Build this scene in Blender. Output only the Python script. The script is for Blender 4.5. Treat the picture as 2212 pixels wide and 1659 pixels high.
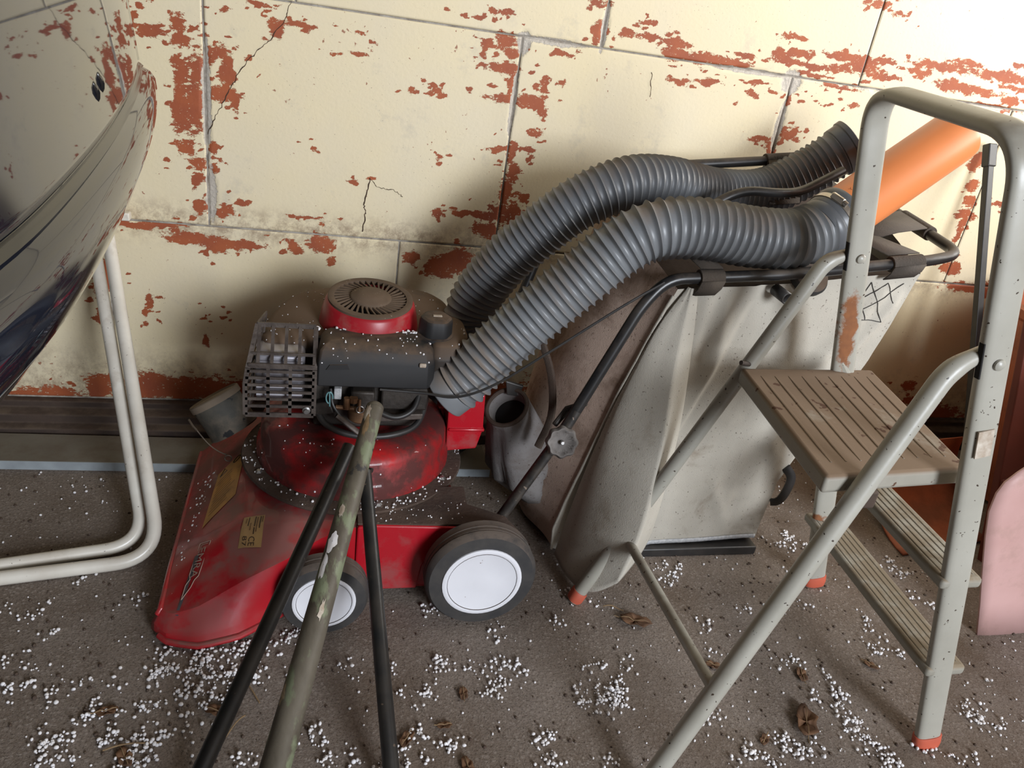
import bpy, math, random
import numpy as np
from mathutils import Vector, Matrix
from mathutils.bvhtree import BVHTree

for o in list(bpy.data.objects):
    bpy.data.objects.remove(o)
SC = bpy.context.scene
COL = SC.collection
random.seed(7)
RNG = np.random.default_rng(11)

# ------------------------------------------------------------------ camera
cam = bpy.data.cameras.new('camera')
cam.sensor_width = 36.0
cam.sensor_fit = 'HORIZONTAL'
cam.lens = 1661.0 / 2212.0 * 36.0
cam.clip_start = 0.02
camo = bpy.data.objects.new('camera', cam)
COL.objects.link(camo)
camo.matrix_world = Matrix(((0.9680, -0.0315, -0.2488, 0.0),
                            (-0.2083, 0.4515, -0.8676, -1.84),
                            (0.1396, 0.8917, 0.4305, 1.06),
                            (0, 0, 0, 1)))
SC.camera = camo

# ------------------------------------------------------------------ light
w = bpy.data.worlds.new('overcast_sky')
SC.world = w
w.use_nodes = True
w.node_tree.nodes['Background'].inputs[0].default_value = (0.72, 0.84, 1.0, 1)
w.node_tree.nodes['Background'].inputs[1].default_value = 1.2


def area(name, loc, target, sx, sy, power, col):
    l = bpy.data.lights.new(name, 'AREA')
    l.shape = 'RECTANGLE'
    l.size, l.size_y = sx, sy
    l.energy = power
    l.color = col
    o = bpy.data.objects.new(name, l)
    COL.objects.link(o)
    o.location = loc
    o.rotation_euler = (Vector(target) - Vector(loc)).to_track_quat('-Z', 'Y').to_euler()
    return o


# daylight entering by the open garage door (behind the camera, right) and the side window
area('daylight_door', (1.72, -4.44, 1.62), (1.2, 0, 0.6), 1.15, 1.25, 158, (0.88, 0.93, 1.0))
win = area('daylight_window', (2.66, -0.62, 1.62), (1.1, -0.15, 1.45), 0.8, 0.7, 22, (1.0, 0.97, 0.92))
win.data.spread = math.radians(120)
SC.view_settings.view_transform = 'Standard'
SC.view_settings.look = 'None'
SC.view_settings.gamma = 1.0
SC.view_settings.use_curve_mapping = False
SC.view_settings.exposure = 0.12


# ------------------------------------------------------------------ material helper
class NT:
    def __init__(s, name):
        s.m = bpy.data.materials.new(name)
        s.m.use_nodes = True
        s.t = s.m.node_tree
        s.b = s.t.nodes['Principled BSDF']
        s.co = s.t.nodes.new('ShaderNodeTexCoord').outputs['Object']

    def n(s, kind):
        return s.t.nodes.new('ShaderNode' + kind)

    def set(s, sock, v):
        if isinstance(v, bpy.types.NodeSocket):
            s.t.links.new(v, sock)
        elif isinstance(v, (tuple, list)) and len(v) == 3 and sock.type == 'RGBA':
            sock.default_value = (*v, 1)
        else:
            sock.default_value = v

    def noise(s, scale, detail=4, rough=0.55, vec=None, dist=0.0):
        n = s.n('TexNoise')
        s.set(n.inputs['Vector'], vec or s.co)
        n.inputs['Scale'].default_value = scale
        n.inputs['Detail'].default_value = detail
        n.inputs['Roughness'].default_value = rough
        n.inputs['Distortion'].default_value = dist
        return n.outputs[0]

    def vor(s, scale, vec=None, feature='F1'):
        n = s.n('TexVoronoi')
        n.feature = feature
        s.set(n.inputs['Vector'], vec or s.co)
        n.inputs['Scale'].default_value = scale
        return n.outputs['Distance']

    def scale(s, v, vec=None):
        n = s.n('Mapping')
        s.set(n.inputs['Vector'], vec or s.co)
        n.inputs['Scale'].default_value = v
        return n.outputs[0]

    def mr(s, v, a, b, c=0.0, d=1.0, smooth=False):
        n = s.n('MapRange')
        if smooth:
            n.interpolation_type = 'SMOOTHSTEP'
        s.set(n.inputs[0], v)
        for i, x in enumerate((a, b, c, d)):
            n.inputs[i + 1].default_value = x
        return n.outputs[0]

    def mth(s, op, a, b=0.0):
        n = s.n('Math')
        n.operation = op
        s.set(n.inputs[0], a)
        s.set(n.inputs[1], b)
        return n.outputs[0]

    def mix(s, f, a, b):
        n = s.n('Mix')
        n.data_type = 'RGBA'
        s.set(n.inputs[0], f)
        s.set(n.inputs[6], a)
        s.set(n.inputs[7], b)
        return n.outputs[2]

    def attr(s, name):
        n = s.n('Attribute')
        n.attribute_name = name
        return n.outputs['Fac']

    def up(s):
        g = s.n('NewGeometry')
        x = s.n('SeparateXYZ')
        s.t.links.new(g.outputs['Normal'], x.inputs[0])
        return x.outputs[2]

    def xyz(s):
        x = s.n('SeparateXYZ')
        s.t.links.new(s.co, x.inputs[0])
        return x.outputs

    def bump(s, h, strength=0.4, dist=0.002):
        n = s.n('Bump')
        n.inputs['Strength'].default_value = strength
        n.inputs['Distance'].default_value = dist
        s.set(n.inputs['Height'], h)
        s.set(s.b.inputs['Normal'], n.outputs[0])

    def fin(s, color, rough=0.5, metal=0.0, spec=0.5, coat=0.0):
        s.set(s.b.inputs['Base Color'], color)
        s.set(s.b.inputs['Roughness'], rough)
        s.set(s.b.inputs['Metallic'], metal)
        s.b.inputs['Specular IOR Level'].default_value = spec
        s.b.inputs['Coat Weight'].default_value = coat
        return s.m


def mat(name, c1, c2=None, nscale=12, rough=0.5, metal=0.0, bump=0.0, bscale=80, dust=None,
        damt=0.5, dscale=14, dup=True, spec=0.5, coat=0.0, spots=None, sscale=60, sth=0.68):
    k = NT(name)
    c = c1
    if c2:
        c = k.mix(k.mr(k.noise(nscale, 5), 0.35, 0.65), c1, c2)
    r = rough
    if dust:
        f = k.mr(k.noise(dscale, 6, 0.65), 0.62 - damt * 0.5, 0.75 - damt * 0.4)
        if dup:
            f = k.mth('MULTIPLY', f, k.mr(k.up(), 0.15, 0.75))
        f = k.mth('MULTIPLY', f, min(1.0, damt + 0.35))
        c = k.mix(f, c, dust)
        r = k.mr(f, 0, 1, rough, 0.9)
    if spots:
        c = k.mix(k.mr(k.noise(sscale, 3), sth, sth + 0.03), c, spots)
    if bump:
        k.bump(k.noise(bscale, 4), bump, 0.002)
    return k.fin(c, r, metal, spec, coat)


# ------------------------------------------------------------------ mesh helpers
def V(*a):
    return np.array(a, float)


class MB:
    def __init__(s):
        s.v, s.f = [], []

    def add(s, vs, fs):
        b = len(s.v)
        s.v += [tuple(map(float, p)) for p in vs]
        s.f += [tuple(i + b for i in f) for f in fs]
        return s

    def quadbox(s, P):                     # 8 corners: bottom 4 (ccw from above), top 4
        return s.add(P, [(3, 2, 1, 0), (4, 5, 6, 7), (0, 1, 5, 4), (1, 2, 6, 5), (2, 3, 7, 6), (3, 0, 4, 7)])

    def box(s, x0, x1, y0, y1, z0, z1):
        return s.quadbox([(x0, y0, z0), (x1, y0, z0), (x1, y1, z0), (x0, y1, z0),
                          (x0, y0, z1), (x1, y0, z1), (x1, y1, z1), (x0, y1, z1)])

    def bar(s, p, q, wx, wy, up=(0, 0, 1)):
        p, q, up = V(*p), V(*q), V(*up)
        d = (q - p) / np.linalg.norm(q - p)
        a = np.cross(d, up)
        a /= np.linalg.norm(a)
        b = np.cross(a, d)
        c = [-a * wx - b * wy, a * wx - b * wy, a * wx + b * wy, -a * wx + b * wy]
        return s.quadbox([p + k for k in c][::-1] + [q + k for k in c][::-1])

    def prism(s, poly, axis_vec, thick):   # poly: 3D points, extruded by vector
        n = len(poly)
        t = V(*axis_vec) * thick
        s.add([V(*p) for p in poly] + [V(*p) + t for p in poly],
              [tuple(range(n))[::-1], tuple(range(n, 2 * n))] +
              [(i, (i + 1) % n, n + (i + 1) % n, n + i) for i in range(n)])
        return s

    def rings(s, R, closed=True, caps=True):
        n = len(R[0])
        vs = [p for r in R for p in r]
        fs = []
        for i in range(len(R) - 1):
            for j in range(n if closed else n - 1):
                a, b = i * n + j, i * n + (j + 1) % n
                fs.append((a, b, b + n, a + n))
        if caps and closed:
            fs.append(tuple(range(n))[::-1])
            fs.append(tuple(range((len(R) - 1) * n, len(R) * n)))
        return s.add(vs, fs)

    def lathe(s, prof, o, axis=(0, 0, 1), n=40, caps=True, lobe=None):
        o, ax = V(*o), V(*axis)
        ax = ax / np.linalg.norm(ax)
        u = np.cross(ax, V(0, 1, 0) if abs(ax[1]) < 0.9 else V(1, 0, 0))
        u /= np.linalg.norm(u)
        w_ = np.cross(ax, u)
        R = []
        for r, h in prof:
            ring = []
            for k in range(n):
                a = 2 * math.pi * k / n
                rr = r * (lobe(a) if lobe else 1)
                ring.append(o + ax * h + (u * math.cos(a) + w_ * math.sin(a)) * rr)
            R.append(ring)
        return s.rings(R, True, caps)

    def sweep(s, path, r, n=14, caps=True, wide=None, ratio=1.0, power=2.0):
        """tube along path; r scalar or list; wide = fixed long axis (oval section, half-size r) and ratio"""
        P = [V(*p) for p in path]
        m = len(P)
        rs = r if hasattr(r, '__len__') else [r] * m
        T = []
        for i in range(m):
            t = P[min(i + 1, m - 1)] - P[max(i - 1, 0)]
            T.append(t / np.linalg.norm(t))
        if wide is None:
            a = np.cross(T[0], V(0, 0, 1) if abs(T[0][2]) < 0.9 else V(1, 0, 0))
            a /= np.linalg.norm(a)
        R = []
        for i in range(m):
            if wide is not None:
                a = V(*wide) - T[i] * np.dot(V(*wide), T[i])
            else:
                a = a - T[i] * np.dot(a, T[i])
            a = a / np.linalg.norm(a)
            b = np.cross(T[i], a)
            ring = []
            for k in range(n):
                t = 2 * math.pi * k / n
                c, q = math.cos(t), math.sin(t)
                e = 2.0 / power
                c = math.copysign(abs(c) ** e, c)
                q = math.copysign(abs(q) ** e, q)
                ring.append(P[i] + a * c * rs[i] + b * q * rs[i] * ratio)
            R.append(ring)
        return s.rings(R, True, caps)

    def grid(s, G):                        # G[i][j] 3D points
        m, n = len(G), len(G[0])
        return s.add([p for r in G for p in r],
                     [(i * n + j, i * n + j + 1, (i + 1) * n + j + 1, (i + 1) * n + j)
                      for i in range(m - 1) for j in range(n - 1)])

    def build(s, name, material, parent=None, base=None, smooth=35, bevel=0, segs=2, solid=0):
        return mesh_obj(name, s.v, s.f, material, parent, base, smooth, bevel, segs, solid)


def origin_of(p):
    o = V(0, 0, 0)
    while p is not None:
        o = o + V(*p.location)
        p = p.parent
    return o


def mesh_obj(name, vs, fs, material, parent=None, base=None, smooth=35, bevel=0, segs=2, solid=0):
    o0 = origin_of(parent) if parent else V(*(base or (0, 0, 0)))
    me = bpy.data.meshes.new(name)
    me.from_pydata((np.array(vs, float) - o0).tolist(), [], fs)
    me.validate()
    if smooth:
        me.shade_smooth()
        me.set_sharp_from_angle(angle=math.radians(smooth))
    me.materials.append(material)
    o = bpy.data.objects.new(name, me)
    COL.objects.link(o)
    if parent:
        o.parent = parent
    else:
        o.location = o0
    if bevel:
        b = o.modifiers.new('bevel', 'BEVEL')
        b.width, b.segments, b.limit_method = bevel, segs, 'ANGLE'
        b.angle_limit = math.radians(35)
        b.harden_normals = False
    if solid:
        q = o.modifiers.new('solid', 'SOLIDIFY')
        q.thickness = solid
        q.offset = 0
    return o


def thing(name, label, cat, loc, group=None):
    o = bpy.data.objects.new(name, None)
    o.empty_display_size = 0.05
    COL.objects.link(o)
    o.location = loc
    tag(o, label, cat, group)
    return o


def tag(o, label=None, cat=None, group=None, kind=None):
    for k, v in (('label', label), ('category', cat), ('group', group), ('kind', kind)):
        if v:
            o[k] = v
    return o


def fillet(pts, rad, n=7):
    P = [V(*p) for p in pts]
    out = [P[0]]
    for i in range(1, len(P) - 1):
        r = rad[i - 1] if hasattr(rad, '__len__') else rad
        a, b = P[i - 1] - P[i], P[i + 1] - P[i]
        la, lb = np.linalg.norm(a), np.linalg.norm(b)
        d = min(r, la * 0.48, lb * 0.48)
        p, q = P[i] + a / la * d, P[i] + b / lb * d
        for k in range(n + 1):
            t = k / n
            out.append(p * (1 - t) ** 2 + P[i] * 2 * t * (1 - t) + q * t * t)
    out.append(P[-1])
    return out


def spline(pts, n=40):
    P = [V(*p) for p in pts]
    P = [2 * P[0] - P[1]] + P + [2 * P[-1] - P[-2]]
    out = []
    for i in range(1, len(P) - 2):
        for k in range(n):
            t = k / n
            a, b, c, d = P[i - 1], P[i], P[i + 1], P[i + 2]
            out.append(0.5 * (2 * b + (c - a) * t + (2 * a - 5 * b + 4 * c - d) * t * t + (3 * b - a - 3 * c + d) * t ** 3))
    out.append(P[-2])
    return out


def resample(path, step):
    P = np.array(path)
    L = np.concatenate([[0], np.cumsum(np.linalg.norm(np.diff(P, axis=0), axis=1))])
    s = np.arange(0, L[-1], step)
    return [V(*[np.interp(x, L, P[:, k]) for k in range(3)]) for x in s], s


def text_mesh(txt, extrude=0.0):
    cu = bpy.data.curves.new('lettering', 'FONT')
    cu.body = txt
    cu.align_x, cu.align_y = 'CENTER', 'CENTER'
    cu.resolution_u = 2
    o = bpy.data.objects.new('lettering', cu)
    COL.objects.link(o)
    bpy.context.view_layer.update()
    me = bpy.data.meshes.new_from_object(o.evaluated_get(bpy.context.evaluated_depsgraph_get()))
    vs = np.array([v.co[:] for v in me.vertices])
    fs = [tuple(p.vertices) for p in me.polygons]
    bpy.data.objects.remove(o)
    bpy.data.curves.remove(cu)
    bpy.data.meshes.remove(me)
    vs[:, :2] -= (vs[:, :2].max(0) + vs[:, :2].min(0)) / 2
    sz = vs[:, :2].max(0) - vs[:, :2].min(0)
    vs[:, 0] /= sz[0]
    vs[:, 1] /= sz[1]
    return vs, fs                          # centred, unit wide and high


# icosphere used for the polystyrene beads
def ico():
    t = (1 + 5 ** 0.5) / 2
    v = [(-1, t, 0), (1, t, 0), (-1, -t, 0), (1, -t, 0), (0, -1, t), (0, 1, t), (0, -1, -t), (0, 1, -t), (t, 0, -1), (t, 0, 1), (-t, 0, -1), (-t, 0, 1)]
    f = [(0, 11, 5), (0, 5, 1), (0, 1, 7), (0, 7, 10), (0, 10, 11), (1, 5, 9), (5, 11, 4), (11, 10, 2), (10, 7, 6), (7, 1, 8),
         (3, 9, 4), (3, 4, 2), (3, 2, 6), (3, 6, 8), (3, 8, 9), (4, 9, 5), (2, 4, 11), (6, 2, 10), (8, 6, 7), (9, 8, 1)]
    v = [V(*p) / np.linalg.norm(p) for p in v]
    cache, f2 = {}, []

    def mid(a, b):
        k = (min(a, b), max(a, b))
        if k not in cache:
            m = v[a] + v[b]
            v.append(m / np.linalg.norm(m))
            cache[k] = len(v) - 1
        return cache[k]
    for a, b, c in f:
        x, y, z = mid(a, b), mid(b, c), mid(c, a)
        f2 += [(a, x, z), (b, y, x), (c, z, y), (x, y, z)]
    return np.array(v), np.array(f2)


IV, IF = ico()


def beads_obj(name, centres, radii, material, parent=None, base=(0, 0, 0)):
    n = len(centres)
    sq = RNG.uniform(0.75, 1.15, (n, 1, 3))
    jit = 1 + RNG.uniform(-0.1, 0.1, (n, len(IV), 1))
    v = IV[None] * jit * sq * np.array(radii)[:, None, None] + np.array(centres)[:, None, :]
    f = IF[None] + (np.arange(n) * len(IV))[:, None, None]
    o0 = origin_of(parent) if parent else V(*base)
    v = v.reshape(-1, 3) - o0
    f = f.reshape(-1, 3)
    me = bpy.data.meshes.new(name)
    me.vertices.add(len(v))
    me.vertices.foreach_set('co', v.ravel())
    me.loops.add(f.size)
    me.loops.foreach_set('vertex_index', f.ravel())
    me.polygons.add(len(f))
    me.polygons.foreach_set('loop_start', np.arange(0, f.size, 3))
    me.polygons.foreach_set('loop_total', np.full(len(f), 3))
    me.update(calc_edges=True)
    me.shade_smooth()
    me.materials.append(material)
    o = bpy.data.objects.new(name, me)
    COL.objects.link(o)
    if parent:
        o.parent = parent
    else:
        o.location = o0
    o['kind'] = 'stuff'
    return o


def drop(bvh, x, y, off=0.0, z0=1.5):
    hit = bvh.ray_cast(Vector((x, y, z0)), Vector((0, 0, -1)))
    if hit[0] is None:
        return None
    n = hit[1] if hit[1].z > 0 else -hit[1]
    return V(*(hit[0] + n * off))


def bvh_of(*mbs):
    vs, fs = [], []
    for m in mbs:
        b = len(vs)
        vs += m.v
        fs += [tuple(i + b for i in f) for f in m.f]
    return BVHTree.FromPolygons([Vector(p) for p in vs], fs)


def fbm2(x, y, seed=0, oct=4, f0=1.0):
    r = np.random.default_rng(seed)
    out = np.zeros_like(x)
    a = 1.0
    for o in range(oct):
        for _ in range(3):
            th = r.uniform(0, 2 * np.pi)
            k = f0 * r.uniform(0.7, 1.3)
            out += a / 3 * np.sin(2 * np.pi * k * (x * np.cos(th) + y * np.sin(th)) + r.uniform(0, 6.28))
        a *= 0.5
        f0 *= 2
    return out

# ------------------------------------------------------------------ materials
def wall_material():
    k = NT('peeling_cream_paint')
    peel = k.attr('peel')
    st = k.scale((0.7, 1.0, 1.25))
    n1 = k.noise(24, 4, 0.6, st)
    n2 = k.noise(75, 9, 0.78, st)
    nn = k.mth('ADD', k.mth('MULTIPLY', n1, 1.5), k.mth('MULTIPLY', n2, 3.6))   # mean 2.55
    m = k.mth('ADD', peel, k.mth('SUBTRACT', nn, 2.55))
    red_f = k.mr(m, 0.485, 0.515)
    # small chips scattered over the sound paint
    chip = k.mr(k.mth('ADD', k.mth('MULTIPLY', k.noise(70, 5, 0.6), 0.8), k.mth('MULTIPLY', k.noise(9, 3), 0.35)), 0.735, 0.75)
    cream = k.mix(k.mr(k.noise(3.2, 6, 0.6), 0.36, 0.66), (0.80, 0.685, 0.45), (0.76, 0.665, 0.48))
    cream = k.mix(k.mr(k.noise(7, 6, 0.7), 0.57, 0.72, 0, 0.55), cream, (0.47, 0.43, 0.36))
    cream = k.mix(k.mr(k.noise(240, 2), 0.70, 0.74, 0, 0.75), cream, (0.24, 0.17, 0.11))
    grime = k.attr('grime')
    gf = k.mth('MULTIPLY', grime, k.mr(k.noise(34, 6, 0.75), 0.42, 0.62))
    cream = k.mix(gf, cream, (0.25, 0.16, 0.10))
    red = k.mix(k.mr(k.noise(14, 5), 0.35, 0.7), (0.40, 0.105, 0.038), (0.30, 0.075, 0.034))
    red = k.mix(k.mr(k.noise(150, 3), 0.66, 0.69, 0, 0.8), red, (0.66, 0.58, 0.42))
    c = k.mix(k.mth('MULTIPLY', chip, 0.85), cream, (0.30, 0.10, 0.05))
    c = k.mix(red_f, c, red)
    edge = k.attr('joint')
    ef = k.mr(k.mth('ADD', edge, k.mth('MULTIPLY', k.mth('SUBTRACT', k.noise(45, 6, 0.7), 0.5), 1.3)), 0.62, 0.72)
    mort = k.mix(k.noise(120, 4), (0.64, 0.585, 0.505), (0.42, 0.37, 0.31))
    c = k.mix(ef, c, mort)
    h = k.mth('SUBTRACT', k.mth('MULTIPLY', k.noise(110, 3), 0.25), k.mth('MULTIPLY', red_f, 0.5))
    h = k.mth('ADD', h, k.mth('MULTIPLY', ef, k.mth('MULTIPLY', k.noise(160, 4), -1.6)))
    k.bump(h, 0.55, 0.0025)
    return k.fin(c, 0.62, 0, 0.35)


def floor_material():
    k = NT('dirty_screed')
    base = k.mix(k.mr(k.noise(5, 7, 0.65), 0.36, 0.64), (0.225, 0.182, 0.152), (0.120, 0.080, 0.052))
    peb = k.vor(125)
    base = k.mix(k.mr(peb, 0.10, 0.42, 0, 0.6), (0.34, 0.29, 0.25), base)
    base = k.mix(k.mr(k.noise(260, 4, 0.75), 0.52, 0.66, 0, 0.8), base, (0.045, 0.032, 0.022))
    base = k.mix(k.mr(k.noise(330, 3, 0.6), 0.60, 0.68, 0, 0.65), base, (0.38, 0.33, 0.28))
    base = k.mix(k.mr(k.noise(2.1, 5, 0.6), 0.50, 0.68, 0, 0.65), base, (0.105, 0.064, 0.036))
    h = k.mth('ADD', k.mth('MULTIPLY', k.noise(300, 4, 0.75), 0.75), k.mth('MULTIPLY', k.mth('SUBTRACT', 1.0, peb), 0.30))
    h = k.mth('ADD', h, k.mth('MULTIPLY', k.noise(16, 4), 0.7))
    k.bump(h, 0.85, 0.0045)
    return k.fin(base, 0.88, 0, 0.25)


def rust_paint(name):
    """grey enamelled ladder tube with scratches and a rusty stain"""
    k = NT(name)
    c = k.mix(k.mr(k.noise(9, 5), 0.3, 0.7), (0.425, 0.41, 0.355), (0.35, 0.335, 0.285))
    c = k.mix(k.mr(k.noise(130, 2), 0.70, 0.72), c, (0.05, 0.035, 0.025))
    c = k.mix(k.mth('MULTIPLY', k.mr(k.noise(6, 5), 0.5, 0.66), k.mr(k.up(), 0.2, 0.8)), c, (0.16, 0.115, 0.075))
    rust = k.attr('rust')
    rf = k.mr(k.mth('ADD', rust, k.mth('MULTIPLY', k.mth('SUBTRACT', k.noise(38, 6, 0.7), 0.5), 1.1)), 0.45, 0.62)
    c = k.mix(rf, c, k.mix(k.noise(60, 4), (0.36, 0.14, 0.05), (0.17, 0.07, 0.035)))
    k.bump(k.noise(120, 3), 0.12, 0.001)
    return k.fin(c, k.mr(rf, 0, 1, 0.36, 0.85), 0, 0.5)


def canvas_material(name, c1, c2, stain, amount, scale=7):
    k = NT(name)
    c = k.mix(k.mr(k.noise(4, 6), 0.3, 0.7), c1, c2)
    c = k.mix(k.mr(k.noise(scale, 7, 0.65, dist=0.4), 0.66 - amount * 0.4, 0.86 - amount * 0.35), c, stain)
    c = k.mix(k.mr(k.noise(170, 3, 0.6), 0.66 - amount * 0.08, 0.72, 0, 0.8), c, (0.06, 0.032, 0.02))
    weave = k.mth('ADD', k.noise(420, 2), k.mth('MULTIPLY', k.noise(25, 4), 1.2))
    k.bump(weave, 0.25, 0.003)
    return k.fin(c, 0.85, 0, 0.2)


def pole_material():
    k = NT('worn_painted_pole')
    st = k.scale((1, 0.35, 0.6))
    c = k.mix(k.mr(k.noise(16, 6, 0.6, st), 0.4, 0.6), (0.070, 0.058, 0.042), (0.120, 0.104, 0.078))
    c = k.mix(k.mr(k.noise(22, 5, 0.6, st), 0.53, 0.58), c, (0.16, 0.18, 0.11))
    c = k.mix(k.mr(k.noise(13, 5, 0.6, st), 0.60, 0.62), c, (0.42, 0.33, 0.21))
    c = k.mix(k.mr(k.noise(30, 4, 0.6), 0.64, 0.68), c, (0.03, 0.028, 0.028))
    k.bump(k.noise(60, 5), 0.35, 0.002)
    return k.fin(c, 0.55)


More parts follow.
